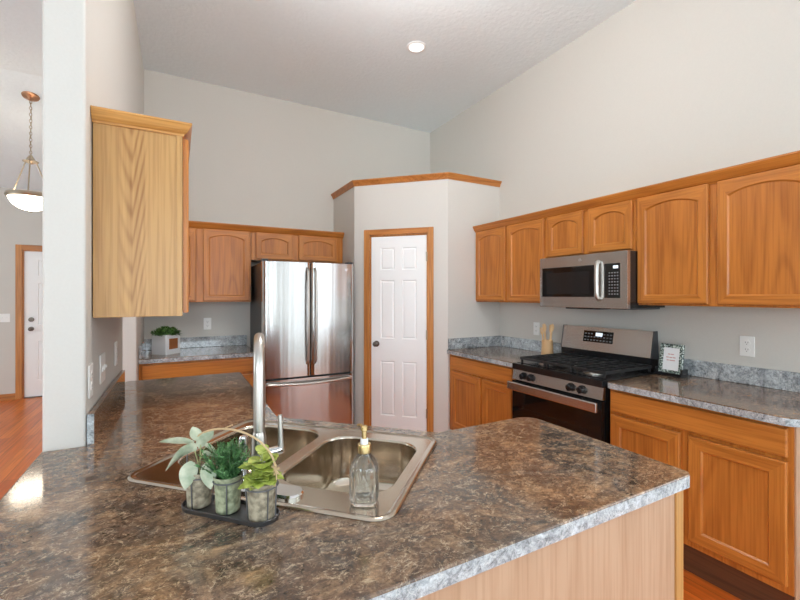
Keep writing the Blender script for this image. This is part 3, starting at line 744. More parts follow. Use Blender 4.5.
a0 = side*0.015 + Vector((0, 0, 0.095)); a1 = side*0.062 + Vector((0, 0, 0.106))
hd = MB().tube([a0, a1], [0.0115, 0.0115], n=16).build('handle', 'chrome', fa)
b1 = a1 + side*-0.006
MB().tube([b1 + Vector((0, 0, -0.004)), b1 + Vector((0, 0, 0.03)), b1 + side*-.002 + Vector((0, 0, 0.088))], [0.0085, 0.0066, 0.0056], n=12).build('lever', 'nickel', hd)
sx_, sy_ = st(-0.775, 0.985)
sp_ = thing('side_sprayer', 'small chrome side sprayer standing on the faucet base plate left of the spout', 'sprayer', (0.1525, 1.1412, fz+.0102), 0)
MB().lathe([(0.019, 0.0), (0.019, 0.006), (0.013, 0.022), (0.011, 0.05)], n=20).build('holder', 'chrome', sp_)
MB().lathe([(0.009, 0.05), (0.012, 0.065), (0.0125, 0.118), (0.009, 0.125), (0.0, 0.126)], n=20).build('spray_head', 'chrome', sp_)

# ------------------------------------------------------------------ soap dispenser
def ribbed(r, z, sq=0.0, n=96, ribs=14, amp=0.0):
    out = []
    for k_ in range(n):
        a = 2*PI*k_/n; rr = r*(1+amp*abs(math.cos(ribs*a/2)))
        c_, s_ = math.cos(a), math.sin(a)
        p = 2+4*sq; m_ = (abs(c_)**p+abs(s_)**p)**(-1/p)
        out.append((rr*m_*c_, rr*m_*s_, z))
    return out
sd = thing('soap_dispenser', 'ribbed clear glass soap dispenser with gold pump on the sink deck', 'soap dispenser', (0.402, 0.925, CZ1+.0045), -PI/4+.25)
sd.scale = (1, 1, 0.89)
mb = MB(); am = 0.12
prof = [(0.029, 0.0, .5), (0.0305, 0.003, .5), (0.031, 0.012, .5), (0.031, 0.089, .5), (0.0295, 0.102, .4), (0.025, 0.113, .25), (0.018, 0.123, .1), (0.014, 0.131, 0), (0.0135, 0.142, 0)]
inn = [(0.0105, 0.142, 0), (0.0115, 0.130, 0), (0.016, 0.120, .1), (0.023, 0.109, .25), (0.0275, 0.099, .4), (0.0287, 0.089, .5), (0.0287, 0.012, .5), (0.026, 0.008, .5)]
mb.loft([ribbed(r, z, q, amp=am if 0.005 < z < 0.128 else 0) for r, z, q in prof] + [ribbed(r, z, q) for r, z, q in inn], cap0=True, cap1=True)
mb.build('bottle', 'glass', sd, smooth=60)
MB().tube([(0, 0, 0.012), (0.002, 0, 0.14)], 0.0028, n=10).build('dip_tube', 'glass', sd)
MB().lathe([(0.0165, 0.134), (0.0170, 0.136), (0.0170, 0.154), (0.0155, 0.157), (0.0, 0.158)], n=28).build('collar', 'gold', sd)
MB().lathe([(0.0095, 0.157), (0.0095, 0.170), (0.008, 0.172), (0.0, 0.172)], n=24).build('neck_sleeve', 'soap', sd)
pm = MB().lathe([(0.0062, 0.170), (0.0062, 0.192), (0.009, 0.194), (0.009, 0.204), (0.006, 0.207), (0.0, 0.2075)], n=24)
pv = Vector((math.cos(2.15), math.sin(2.15), 0))
pm.tube([(0, 0, 0.2), tuple(pv*0.02 + Vector((0, 0, 0.2015))), tuple(pv*0.034 + Vector((0, 0, 0.198)))], [0.0052, 0.0048, 0.004], n=12)
pm.build('pump', 'gold', sd)

# ------------------------------------------------------------------ herb carrier with three pots
P1, P2, P3 = Vector((0.0465, 1.099)), Vector((0.1045, 1.039)), Vector((0.1690, 0.9695))
dirp = (P3-P1).normalized(); nrm = Vector((-dirp.y, dirp.x)); mid_ = (P1+P3)/2; angp = math.atan2(dirp.y, dirp.x)
hl = (P3-P1).length/2
rk = thing('herb_carrier', 'oval zinc wire carrier with twine handle holding three herb pots', 'plant carrier', (mid_.x, mid_.y, CZ1+.0006), angp)
loopo = []
for k_ in range(40):
    a = 2*PI*k_/40; ex = hl if math.cos(a) > 0 else -hl
    loopo.append((ex + 0.0365*math.cos(a), 0.0365*math.sin(a)))
mb = MB(); mb.loft([L(loopo, 0.0), L(inset(loopo, -.002), 0.010), L(inset(loopo, 0.0), 0.011), L(inset(loopo, .002), 0.003)], cap0=True, cap1=True)
mb.build('tray', 'tray', rk, smooth=40)
pos = [-hl, (P2-mid_).dot(dirp), hl]; off2 = (P2-mid_).dot(nrm)
for i, px in enumerate(pos):
    c_ = (px, off2 if i == 1 else 0); kk = (0.92, 0.92, 1.0)[i]
    mb = MB(); mb.tube([(c_[0]+.0355*kk*math.cos(2*PI*k_/28), c_[1]+.0355*kk*math.sin(2*PI*k_/28), 0.076) for k_ in range(28)], 0.0016, n=6, closed=True)
    for k_ in range(3):
        a = 2*PI*k_/3+1.0+i*.4 - PI*.75
        mb.tube([(c_[0]+.0312*kk*math.cos(a), c_[1]+.0312*kk*math.sin(a), 0.004), (c_[0]+.0355*kk*math.cos(a), c_[1]+.0355*kk*math.sin(a), 0.076)], 0.0015, n=6)
    mb.build('pot_ring', 'wire', rk)
hp_ = []
for k_ in range(25):
    a = PI*k_/24
    hp_.append((-(hl+.0385)*math.cos(a)*(1.0 if k_ not in (0, 24) else 1), 0.0, 0.095+0.098*math.sin(a)**0.8))
hp_ = [(-(hl+.0355), 0, 0.012), (-(hl+.0375), 0, 0.06)] + hp_ + [((hl+.0375), 0, 0.06), ((hl+.0355), 0, 0.012)]
MB().tube(hp_, 0.0017, n=8).build('handle', 'wire', rk)
mb = MB(); mb.tube(hp_[7:26], 0.0024, n=8)
bw = Vector(hp_[25])
for a in (0.3, 1.4, 2.6, 4.0, 5.2):
    l_ = 0.011
    mb.tube([bw, bw+Vector((l_*math.cos(a), -0.003, l_*math.sin(a)*.9+.004)), bw+Vector((l_*1.2*math.cos(a+.5), -.004, l_*math.sin(a+.5))), bw], 0.0017, n=6)
mb.tube([bw, bw+Vector((.004, -.004, -.015)), bw+Vector((.001, -.006, -.034))], 0.0016, n=6)
kn = Vector(hp_[13])
mb.tube([kn, kn+Vector((.012, -.002, .006)), kn+Vector((.030, -.006, .014))], 0.0015, n=6)
mb.build('twine', 'twine', rk)
def leaf(mb, base, d, length, width, up=Vector((0, 0, 1)), droop=0.3, fold=0.25, n=6, mi=0, cup=0.0, rnd=0.75):
    d = Vector(d).normalized(); sidev = d.cross(up)
    if sidev.length < 1e-3: sidev = Vector((1, 0, 0))
    sidev.normalize(); nn = sidev.cross(d).normalized()
    rows = []
    for k_ in range(n+1):
        u = k_/n; wv = width*math.sin(PI*min(1, u**0.85))**rnd * (1-.2*u) if 0 < k_ < n else (width*.10 if k_ == 0 else width*.03)
        c_ = Vector(base) + d*length*u + Vector((0, 0, -1))*droop*length*u*u
        rows.append((c_ - sidev*wv + nn*fold*wv, c_ - nn*0.0006 + nn*cup*wv, c_ + sidev*wv + nn*fold*wv))
    vs = [tuple(p) for r in rows for p in r]; m_ = len(vs)
    fs = []
    for k_ in range(n):
        a = k_*3; fs += [(a, a+1, a+4, a+3), (a+1, a+2, a+5, a+4)]
    vs2 = [tuple(Vector(p) - nn*0.0006) for p in vs]
    fs2 = [tuple(m_+i for i in f[::-1]) for f in fs]
    rim = []
    edge = [0] + [3*k_ for k_ in range(1, n+1)] + [3*n+1, 3*n+2] + [3*k_+2 for k_ in range(n-1, -1, -1)] + [1]
    for a, b_ in zip(edge, edge[1:]+edge[:1]): rim.append((a, m_+a, m_+b_, b_))
    mb.add(vs+vs2, fs+fs2+rim, mi)
def pot(label, p, mat, k=1.0):
    t_ = thing('herb_pot', label, 'potted plant', (p.x, p.y, CZ1+.0042), 0, 'herb pots in the wire carrier')
    MB().lathe([(q*k, z) for q, z in [(0.0265, 0.0), (0.0285, 0.0015), (0.0330, 0.078), (0.0345, 0.0795), (0.0348, 0.083), (0.0335, 0.084), (0.0322, 0.080), (0.0310, 0.068)]], n=32).build('pot', mat, t_)
    MB().lathe([(0.0, 0.074), (0.0315*k, 0.073), (0.0315*k, 0.0725), (0.0, 0.0720)], n=24, caps=False).build('soil', 'soil', t_)
    return t_
rv = random.Random(3)
t1 = pot('grey herb pot with drooping pale sage leaves, leftmost in the wire carrier', P1, 'pot', 0.92)
mb = MB(); stems = MB(); right_ = Vector((0.879, -0.476, 0)); toward = Vector((-0.2, -0.98, 0))
stems.tube([(0, 0, .07), (0.002, 0, .11), (0.003, -.002, .150)], 0.0017, n=6)
stems.tube([(0, 0, .09), tuple(right_*-.010+Vector((0, 0, .125))), tuple(right_*-.018+Vector((0, 0, .150)))], 0.0014, n=6)
stems.tube([(0, 0, .10), tuple(right_*.012+Vector((0, 0, .135))), tuple(right_*.022+Vector((0, 0, .138)))], 0.0012, n=6)
SG = [(-.012, .150, (-1.0, .10), .082, .0125, .10), (-.010, .132, (-.95, .15), .070, .0185, 1.1), (-.004, .116, (-.16, -.9), .062, .0215, 1.0), (.008, .112, (.24, -.9), .060, .0205, 1.0),
      (-.004, .152, (-.25, .9), .044, .0155, .2), (.004, .146, (.50, .6), .048, .015, .1), (.012, .142, (.9, -.2), .044, .015, .5), (-.008, .128, (-.5, .5), .045, .016, .6), (.0, .135, (.3, .9), .04, .013, .3), (-.01, .10, (-.8, -.5), .036, .012, .6), (.008, .120, (.7, .2), .040, .014, .7)]
for sx0, z0_, (lx, ly), ln, wd, dr in SG:
    base = right_*sx0 + Vector((0, 0, z0_)); d = right_*lx + toward*-0.0 + Vector((0, 0, ly if ly > 0.04 else ly)) + toward*(0.25 if ly < 0 else 0.05)
    if ly < -.8: base = base + toward*0.031 + right_*(.012 if lx > 0 else -.010)
    leaf(mb, base, d, ln, wd, up=(-toward + Vector((0, 0, .6))) if abs(lx) < 1.1 else Vector((0, 0, 1)), droop=dr*.8 if ly > -.5 else 0.0, fold=0.2, n=8)
pl_ = mb.build('foliage', 'sage', t1, smooth=60); stems.build('stem', 'sage_stem', pl_)
t2 = pot('greenish herb pot with bushy fine needled herb, middle of the carrier', P2, 'pot_green', 0.92)
mb = MB()
for k_ in range(85):
    a = rv.uniform(0, 2*PI); tilt = rv.uniform(0, 0.85)
    d = Vector((math.cos(a)*math.sin(tilt), math.sin(a)*math.sin(tilt), math.cos(tilt)))
    b0 = Vector((rv.uniform(-.016, .016), rv.uniform(-.016, .016), .07)); ln = rv.uniform(.055, .090)
    mb.tube([b0, b0+d*ln*.5, b0+d*ln], 0.0008, n=4)
    for j in range(16):
        u = .12 + .88*j/15; p = b0+d*ln*u; aa = rv.uniform(0, 2*PI)
        e = (Vector((math.cos(aa), math.sin(aa), rv.uniform(.1, .9)))).normalized(); q = p+e*rv.uniform(.009, .017)
        sd_ = e.cross(d).normalized()*0.0014
        mb.add([tuple(p-sd_), tuple(p+sd_), tuple((p+q)/2+sd_*1.3), tuple(q), tuple((p+q)/2-sd_*1.3), tuple((p+q)/2+e.cross(sd_)*.6)], [(0, 1, 5), (1, 2, 5), (2, 3, 5), (3, 4, 5), (4, 0, 5), (0, 4, 3, 2, 1)])
mb.build('foliage', 'fern', t2, smooth=0, recalc=False)
t3 = pot('grey herb pot with bright yellow-green mint leaves, rightmost in the carrier', P3, 'pot')
mb = MB(); stems = MB()
for sx0, sy0, hh in ((0, 0, .145), (-.012, .006, .12), (.012, .010, .125), (.006, -.010, .10), (-.010, -.008, .095)):
    b0 = Vector((sx0*.6, sy0*.6, .07)); tp = Vector((sx0*1.6, sy0*1.6, hh)); stems.tube([b0, (b0+tp)/2, tp], 0.0013, n=6)
    for j in range(4):
        u = .22+.26*j; p = b0.lerp(tp, min(1, u)); a = j*PI/2 + rv.uniform(-.5, .5) + sx0*40
        for s_ in (0, PI):
            e = Vector((math.cos(a+s_), math.sin(a+s_), .30+.35*u)); ln = .044*(1.08-.30*u)*rv.uniform(.85, 1.15)
            leaf(mb, p, e, ln*.95, ln*.43, droop=.30, fold=.18, n=8, rnd=.55)
for a in (-2.5, -1.9, -1.2, -.5):
    leaf(mb, (math.cos(a+.3)*.008, math.sin(a+.3)*.008, .112), (math.cos(a+.3)*.7, math.sin(a+.3)*.7, .75), .040, .018, droop=.2, fold=.18, n=8, rnd=.55)
    leaf(mb, (math.cos(a)*.012, math.sin(a)*.012, .086), (math.cos(a), math.sin(a), .45), .042, .019, droop=.4, fold=.18, n=8, rnd=.55)
pl_ = mb.build('foliage', 'mint', t3, smooth=60); stems.build('stem', 'sage_stem', pl_)

# ------------------------------------------------------------------ refrigerator (front y = 3.70)
FX0, FX1, FY = 0.652, 1.500, 3.705
fr = thing('refrigerator', 'stainless french door refrigerator with bottom freezer beside the pantry', 'refrigerator', ((FX0+FX1)/2, FY, 0), 0)
W2 = (FX1-FX0)/2
MB().box(-W2+.004, W2-.004, 0.075, 0.725, 0.02, 1.715, bev=0.006).build('case', 'darkgrey', fr)
def curved_panel(x0, x1, z0, z1, bulge, t=0.07, n=14, r=0.012):
    mb = MB(); lo = []
    for k_ in range(n+1):
        u = k_/n; x = x0+(x1-x0)*u
        e = min(u*(x1-x0), (1-u)*(x1-x0)); rd = 0.0 if e > r else r-math.sqrt(max(0, r*r-(r-e)**2))
        lo.append((x, bulge(x) + rd))
    # denser rounding at the ends
    pts = [(x0, t)] + lo + [(x1, t)]
    mb.prism(pts, z0, z1)
    return mb
bul = lambda x: -0.010*(1-(x/W2)**2)
xl = [0.002]
dl_ = curved_panel(-W2, -0.004, 0.690, 1.722, bul, n=24).build('door', 'steel_v', fr)
dr_ = curved_panel(0.004, W2, 0.690, 1.722, bul, n=24).build('door', 'steel_v', fr)
dw_ = curved_panel(-W2, W2, 0.085, 0.672, bul, n=40).build('freezer_drawer', 'steel_v', fr)
for s_, dd in ((-1, dl_), (1, dr_)):
    x = s_*0.036
    MB().tube([(x, -0.006, 0.80), (x, -0.040, 0.83), (x, -0.055, 1.0), (x, -0.060, 1.25), (x, -0.055, 1.5), (x, -0.040, 1.64), (x, -0.006, 1.67)], [.011, .0115, .012, .012, .012, .0115, .011], n=14).build('handle', 'nickel', dd)
pts = [(-W2+.035, 0.0, 0.640)] + [(-W2+.04+(2*W2-.08)*k_/12, -0.035-.022*math.sin(PI*k_/12), 0.640-.012*math.sin(PI*k_/12)) for k_ in range(13)] + [(W2-.035, 0.0, 0.640)]
MB().tube(pts, 0.0125, n=14).build('handle', 'nickel', dw_)
MB().box(-W2+.02, W2-.02, 0.03, 0.075, 0.675, 0.70).build('gasket', 'black', fr)
MB().box(-W2+.01, W2-.01, 0.04, 0.08, 0.02, 0.083).build('kick_grille', 'darkgrey', fr)
for s_ in (-1, 1): MB().box(s_*W2-.05*(s_ > 0)-.0*(s_ < 0), s_*W2+.05*(s_ < 0), 0.02, 0.12, 1.7225, 1.745, bev=0.005).build('hinge_cover', 'darkgrey', fr)
Mk = Matrix.Translation((W2-.075, bul(W2-.075)-.0005, 1.665)) @ Matrix.Rotation(PI/2, 4, 'X')
mb = MB().lathe([(0.016, 0.0), (0.016, 0.002), (0.0, 0.002)], n=24, M4=Mk); mb.build('emblem', 'chrome', dr_)

# ------------------------------------------------------------------ gas range (front x = 2.21)
RY0, RX = 2.314, 2.212
rg = thing('gas_range', 'stainless and black freestanding gas range between the oak base cabinets', 'range', (RX, RY0, 0), -PI/2)
RW = 0.750; RD = 0.60
MB().box(0.003, RW-.003, 0.03, RD, 0.10, 0.895, bev=0.003).build('body', 'black', rg)
MB().box(0.02, RW-.02, 0.06, RD, 0.0, 0.10).build('toe_base', 'black', rg)
mb = MB(); mb.box(0.002, RW-.002, -0.004, RD, 0.872, 0.917, bev=0.006); mb.box(0.004, RW-.004, 0.045, RD-.03, 0.9165, 0.9195, bev=0.001); mb.build('cooktop', 'black', rg)
cp = MB().loft([[(0.004, 0.03, 0.798), (RW-.004, 0.03, 0.798), (RW-.004, 0.03, 0.873), (0.004, 0.03, 0.873)],
                [(0.004, 0.0, 0.798), (RW-.004, 0.0, 0.798), (RW-.004, 0.012, 0.873), (0.004, 0.012, 0.873)]], cap0=True, cap1=True).build('control_panel', 'steel_h', rg, smooth=0)
for x in (0.112, 0.182, 0.520, 0.602):
    Mk = Matrix.Translation((x, 0.006, 0.836)) @ Matrix.Rotation(PI/2+.13, 4, 'X')
    kb = MB().lathe([(0.026, 0.0), (0.026, 0.006), (0.0225, 0.008), (0.021, 0.028), (0.018, 0.031), (0.0, 0.0315)], n=28, M4=Mk).build('knob', 'black', rg)
    MB().box(-0.004, 0.004, -0.019, 0.019, 0.029, 0.038, bev=0.002, M4=Mk).build('grip', 'black', kb)
od = MB().box(0.005, RW-.005, -0.004, 0.03, 0.205, 0.790, bev=0.004).build('oven_door', 'black_gloss', rg)
MB().box(0.005, RW-.005, -0.0055, 0.0, 0.735, 0.790, bev=0.001).build('top_band', 'black', od)
MB().box(0.10, RW-.10, -0.006, -0.0035, 0.30, 0.60, bev=0.001).build('oven_window', 'black_gloss', od)
hb = MB().box(0.006, RW-.006, -0.060, -0.038, 0.728, 0.788, bev=0.008, seg=3)
for x in (0.03, RW-.06): hb.box(x, x+.03, -0.045, 0.0, 0.738, 0.778, bev=0.003)
hb.build('handle', 'steel_h', od)
MB().box(0.008, RW-.008, 0.0, 0.03, 0.105, 0.195, bev=0.004).build('storage_drawer', 'steel_h', rg)
# backguard: black riser, tilted steel face, dark control window
MB().box(-.008, RW-.036, RD-.058, RD+.03, 0.90, 1.005, bev=0.004).build('riser', 'black', rg)
prf = [(RD-.055, 1.004), (RD-.021, 1.180), (RD+.017, 1.180), (RD+.030, 0.990)]
bgd = MB().loft([[(-.013, y, z) for y, z in prf], [(RW-.036, y, z) for y, z in prf]], cap0=True, cap1=True).build('backguard', 'steel_h', rg, smooth=0)
tilt = math.atan2(0.034, 0.172)
Mb = Matrix.Translation((0.0, RD-.055, 1.004)) @ Matrix.Rotation(-tilt, 4, 'X')
for x0_, x1_ in ((-.0145, -.009), (RW-.040, RW-.0345)):
    MB().loft([[(x0_, y, z) for y, z in [(RD-.057, 1.003), (RD-.023, 1.182), (RD+.019, 1.182), (RD+.030, 0.99)]], [(x1_, y, z) for y, z in [(RD-.057, 1.003), (RD-.023, 1.182), (RD+.019, 1.182), (RD+.030, 0.99)]]], cap0=True, cap1=True).build('end_cap', 'darkgrey', bgd, smooth=0)
cw_ = MB().box(0.185, 0.430, -0.003, 0.002, 0.065, 0.150, bev=0.001, M4=Mb).build('control_window', 'black_gloss', bgd)
MB().box(0.290, 0.345, -0.0042, 0.0, 0.112, 0.138, M4=Mb).build('clock_display', 'display', cw_)
mb = MB()
for r_ in range(3):
    for c_ in range(9):
        x = 0.197+.0262*c_
        if 0.275 < x < 0.35 and r_ == 2: continue
        mb.box(x, x+.014, -0.0036, 0.0, 0.076+.024*r_, 0.084+.024*r_, M4=Mb)
mb.build('touch_keys', 'key', cw_)
# burners and grates
for bx, by, br in ((0.19, 0.155, .045), (0.19, 0.42, .036), (0.381, 0.29, .040), (0.572, 0.155, .050), (0.572, 0.42, .034)):
    bu = MB().lathe([(br+.012, 0.9195), (br+.012, 0.923), (br, 0.927), (br, 0.934), (0.0, 0.9345)], c=(bx, by, 0), n=28).build('burner', 'nickel', rg)
    MB().lathe([(br*.82, 0.934), (br*.82, 0.939), (br*.7, 0.942), (0.0, 0.9425)], c=(bx, by, 0), n=28).build('burner_cap', 'iron', bu)
def bars(x0, x1, y0, y1, kind):
    mb = MB(); z0_, z1_ = 0.946, 0.960; b_ = 0.0055
    for y in (y0, y1): mb.box(x0, x1, y-b_, y+b_, z0_-.004, z1_, bev=.002)
    for x in (x0, x1): mb.box(x-b_, x+b_, y0, y1, z0_-.004, z1_, bev=.002)
    mb.box(x0, x1, (y0+y1)/2-b_, (y0+y1)/2+b_, z0_, z1_, bev=.002)
    n = 3 if kind else 2
    for k_ in range(1, n+1):
        x = x0+(x1-x0)*k_/(n+1); mb.box(x-b_*.8, x+b_*.8, y0, y1, z0_, z1_, bev=.002)
    for q in (.25, .75):
        y = y0+(y1-y0)*q; mb.box(x0, x1, y-b_*.7, y+b_*.7, z0_, z1_, bev=.002)
    for x in (x0+.008, x1-.008):
        for y in (y0+.008, y1-.008): mb.box(x-.007, x+.007, y-.007, y+.007, 0.919, z0_, bev=.002)
    return mb
for x0_, x1_, kd in ((0.03, 0.262, 1), (0.272, 0.490, 0), (0.500, 0.722, 1)): bars(x0_, x1_, 0.055, 0.535, kd).build('grate', 'iron', rg)

# ------------------------------------------------------------------ over the range microwave
MX = 2.452
mw = thing('microwave', 'stainless over the range microwave with black window under the short cabinet', 'microwave', (MX, 2.268, 1.336), -PI/2)
mw.scale = (0.927, 1, 1)
MW, MH, MD = 0.755, 0.366, XR-MX-.004
MB().box(0.002, MW-.002, 0.030, MD, 0.004, MH, bev=0.003).build('case', 'black', mw)
face = MB().box(0.0, MW, 0.0, 0.032, 0.0, MH, bev=0.003).build('front_panel', 'steel_h', mw)
MB().box(0.028, 0.505, -0.003, 0.004, 0.075, 0.290, bev=0.002).build('door_window', 'black_gloss', face)
MB().box(0.075, 0.470, -0.004, 0.0, 0.095, 0.250, bev=0.001).build('window_mesh', 'black', face)
MB().tube([(0.545, -0.002, 0.062), (0.545, -0.018, 0.070), (0.545, -0.024, 0.10), (0.545, -0.027, 0.185), (0.545, -0.024, 0.27), (0.545, -0.018, 0.300), (0.545, -0.002, 0.308)], 0.0145, n=14).build('handle', 'nickel', face)
kp = MB().box(0.585, 0.705, -0.003, 0.004, 0.068, 0.292, bev=0.004).build('keypad', 'black_gloss', face)
MB().box(0.655, 0.692, -0.0042, 0.0, 0.258, 0.276).build('clock_display', 'display', kp)
mb = MB()
for r_ in range(8):
    for c_ in range(4):
        x = 0.622+.020*c_; mb.box(x, x+.011, -0.0036, 0.0, 0.090+.0195*r_, 0.098+.0195*r_)
mb.build('touch_keys', 'key', kp)
Mk = Matrix.Translation((0.387, 0.0, 0.330)) @ Matrix.Rotation(PI/2, 4, 'X')
MB().lathe([(0.013, 0.0), (0.013, 0.0018), (0.0, 0.0018)], n=24, M4=Mk).build('emblem', 'chrome', face)
MB().box(0.24, 0.52, 0.02, 0.16, -0.010, 0.005, bev=0.002).build('vent_filter', 'black', mw)
MB().box(0.60, MW-.01, 0.06, MD-.05, -0.006, 0.005).build('light_panel', 'darkgrey', mw)

# ------------------------------------------------------------------ small things on the counters
pf = thing('picture_frame', 'speckled photo frame with printed white card in a black stand by the range', 'picture frame', (2.738, 1.546, CZ1+.0005), -PI/2-.06)
Mt = Matrix.Translation((0, 0.0, 0.012)) @ Matrix.Rotation(-0.14, 4, 'X')
fw_, fh_ = 0.146, 0.188; bw_ = 0.024
o_ = [(0, 0), (fw_, 0), (fw_, fh_), (0, fh_)]; i_ = [(bw_, bw_), (fw_-bw_, bw_), (fw_-bw_, fh_-bw_), (bw_, fh_-bw_)]
LL = lambda P, y: [tuple(Mt @ Vector((p[0], y, p[1]))) for p in P]
MB().loft([LL(o_, 0.012), LL(o_, 0.002), LL(inset(o_, .003), 0.0), LL(inset(i_, -.002), 0.0), LL(i_, 0.004), LL(i_, 0.012)] + [LL(o_, .012)]).build('frame', 'mottle', pf, smooth=20)
cd = MB().box(bw_-.002, fw_-bw_+.002, 0.005, 0.009, bw_-.002, fh_-bw_+.002, M4=Mt).build('card', 'paper', pf)
mb = MB()
for zc, segs in ((0.123, ((.052, .066), (.069, .088))), (0.103, ((.042, .058), (.062, .080), (.084, .100))), (0.085, ((.046, .060), (.064, .098)))):
    for a, b_ in segs: mb.box(a, b_, 0.0044, 0.006, zc-.0028, zc+.0028, M4=Mt)
mb.build('print', 'ink', cd)
mb = MB(); mb.box(-0.012, fw_+.012, -0.030, 0.045, 0.0, 0.007, bev=.002); mb.box(-0.012, 0.0, -0.012, 0.045, 0.0, 0.050, bev=.002); mb.box(fw_, fw_+.014, -0.012, 0.045, 0.0, 0.050, bev=.002)
mb.box(-0.010, fw_+.010, -0.020, -0.012, 0.0, 0.020, bev=.002); mb.build('stand', 'black', pf)
ckx, cky = 2.742, 2.455
ck = thing('utensil_crock', 'light wood utensil crock on the counter left of the range', 'crock', (ckx, cky, CZ1+.0005), 0)
MB().lathe([(0.0, 0.0), (0.047, 0.0), (0.050, 0.004), (0.047, 0.06), (0.045, 0.130), (0.041, 0.131), (0.040, 0.125), (0.042, 0.02), (0.0, 0.012)], n=32).build('body', 'cork', ck)
UT = [('wooden spoon with an oval bowl, leaning left in the crock', -.012, .012, -.14, .02, 'spoon'), ('flat wooden spatula standing upright in the crock', -.004, -.014, -.02, -.05, 'spat'),
      ('wooden spoon with a narrow bowl at the back of the crock', .006, .018, .07, .08, 'spoon'), ('wooden spatula leaning right towards the range', .014, -.002, .15, -.03, 'spat'), ('short wooden fork leaning forward in the crock', -.012, -.018, -.06, -.10, 'fork')]
for lb, ux_, uy_, ax, ay, kd in UT:
    # lean along the wall (-y is to the right in the photo)
    base = Vector((ckx+uy_, cky-ux_, CZ1+.0142)); d = Vector((ay, -ax, 1)).normalized()
    xa = Vector((0.15, -1, 0)); xa = (xa - d*xa.dot(d)).normalized(); ya = d.cross(xa)
    q = Matrix((xa, ya, d)).transposed().to_4x4()
    ut = thing('wooden_utensil', lb, 'utensil', base, 0, 'wooden utensils in the crock')
    hgt = {'spoon': .255, 'spat': .25, 'fork': .225}[kd]
    mb = MB(); P = lambda z, r: [tuple(q @ Vector((r[0]*math.cos(2*PI*k_/10), r[1]*math.sin(2*PI*k_/10), z))) for k_ in range(10)]
    z1_ = hgt-.065
    mb.loft([P(0, (.0045, .0045)), P(.08, (.005, .005)), P(z1_, (.0055, .005))], cap0=True, cap1=True)
    mb.build('handle', 'lightwood', ut)
    mb = MB()
    if kd == 'spoon': mb.loft([P(z1_-.002, (.005, .005)), P(z1_+.012, (.015, .006)), P(z1_+.035, (.019, .007)), P(z1_+.055, (.014, .006)), P(z1_+.065, (.003, .003))], cap0=True, cap1=True)
    elif kd == 'spat': mb.loft([P(z1_-.002, (.005, .005)), P(z1_+.012, (.014, .004)), P(z1_+.06, (.018, .003)), P(z1_+.066, (.016, .002))], cap0=True, cap1=True)
    else:
        mb.loft([P(z1_-.002, (.005, .005)), P(z1_+.012, (.014, .004)), P(z1_+.03, (.016, .0035))], cap0=True, cap1=True)
        for xx in (-.011, 0, .011): mb.box(xx-.003, xx+.003, -.002, .002, z1_+.028, z1_+.064, bev=.001, M4=q)
    mb.build('head', 'lightwood', ut)
bp_ = thing('bush_planter', 'white cube planter with brown square inlay and clipped green bush on back counter', 'planter', (-0.085, 4.12, CZ1+.0005), 0.785)
bxs = .078
mb = MB(); q = rrect(-bxs, bxs, -bxs, bxs, .006, 3); qi = inset(q, .008)
mb.loft([L(q, 0.0), L(q, 0.170), L(qi, 0.170), L(qi, 0.15)], cap0=True, cap1=True); mb.build('pot', 'ceramic', bp_)
MB().box(-.045, .045, -bxs-.003, -bxs+.001, 0.045, 0.135, bev=.001).build('inlay', 'brownpatch', bp_)
mb = MB()
for k_ in range(520):
    a = rv.uniform(0, 2*PI); ph = math.acos(rv.uniform(0.0, 1)); d = Vector((math.sin(ph)*math.cos(a), math.sin(ph)*math.sin(a), math.cos(ph)))
    rr = rv.uniform(.65, 1.0); p = Vector((d.x*.118*rr, d.y*.118*rr, .165 + d.z*.072*rr))
    e = (d + Vector((rv.uniform(-.8, .8), rv.uniform(-.8, .8), rv.uniform(-.3, .8)))).normalized()
    leaf(mb, p - e*.008, e, rv.uniform(.018, .026), .007, droop=.2, n=3)
mb.build('foliage', 'bush', bp_, smooth=60, recalc=False)
MB().lathe([(0.07, .150), (0.085, .17), (0.06, .215), (0.0, .222)], n=18).build('bush_core', 'bush', bp_)

# ------------------------------------------------------------------ outlets and switches
def outlet(label, loc, rot, kind='outlet', gang=1, group='wall plates'):
    t_ = thing('wall_outlet' if kind == 'outlet' else 'light_switch', label, 'outlet' if kind == 'outlet' else 'switch', loc, rot)
    w_ = .070 + .046*(gang-1)
    pl = MB().box(-w_/2, w_/2, -0.006, -0.0006, -.0575, .0575, bev=.002).build('cover_plate', 'plate', t_)
    for g in range(gang):
        x = (g-(gang-1)/2)*.046
        if kind == 'outlet':
            for z in (-.020, .020):
                Mk = Matrix.Translation((x, -.006, z)) @ Matrix.Rotation(PI/2, 4, 'X')
                so = MB().lathe([(0.0165, 0), (0.0165, .002), (0.0, .002)], n=20, M4=Mk).build('socket', 'plate', t_)
                sl = MB(); sl.box(x-.007, x-.005, -.0084, -.007, z-.002, z+.007); sl.box(x+.005, x+.007, -.0084, -.007, z-.002, z+.007); sl.box(x-.002, x+.002, -.0084, -.007, z-.010, z-.006); sl.build('slots', 'bronze', so)
        elif kind == 'gfci':
            MB().box(x-.0165, x+.0165, -.009, -.005, -.033, .033, bev=.001).build('socket', 'plate', t_)
            sl = MB()
            for z in (-.022, .016): sl.box(x-.007, x-.005, -.0094, -.008, z, z+.008); sl.box(x+.005, x+.007, -.0094, -.008, z, z+.008)
            sl.box(x-.006, x+.006, -.0096, -.008, -.006, -.001); sl.box(x-.006, x+.006, -.0096, -.008, .001, .006); sl.build('slots', 'bronze', t_)
        else:
            MB().box(x-.005, x+.005, -.0095, -.005, -.012, .012, bev=.001).build('collar', 'plate', t_)
            MB().box(x-.004, x+.004, -.016, -.006, -.002, .009, bev=.001).build('toggle', 'plate', t_)
    return t_
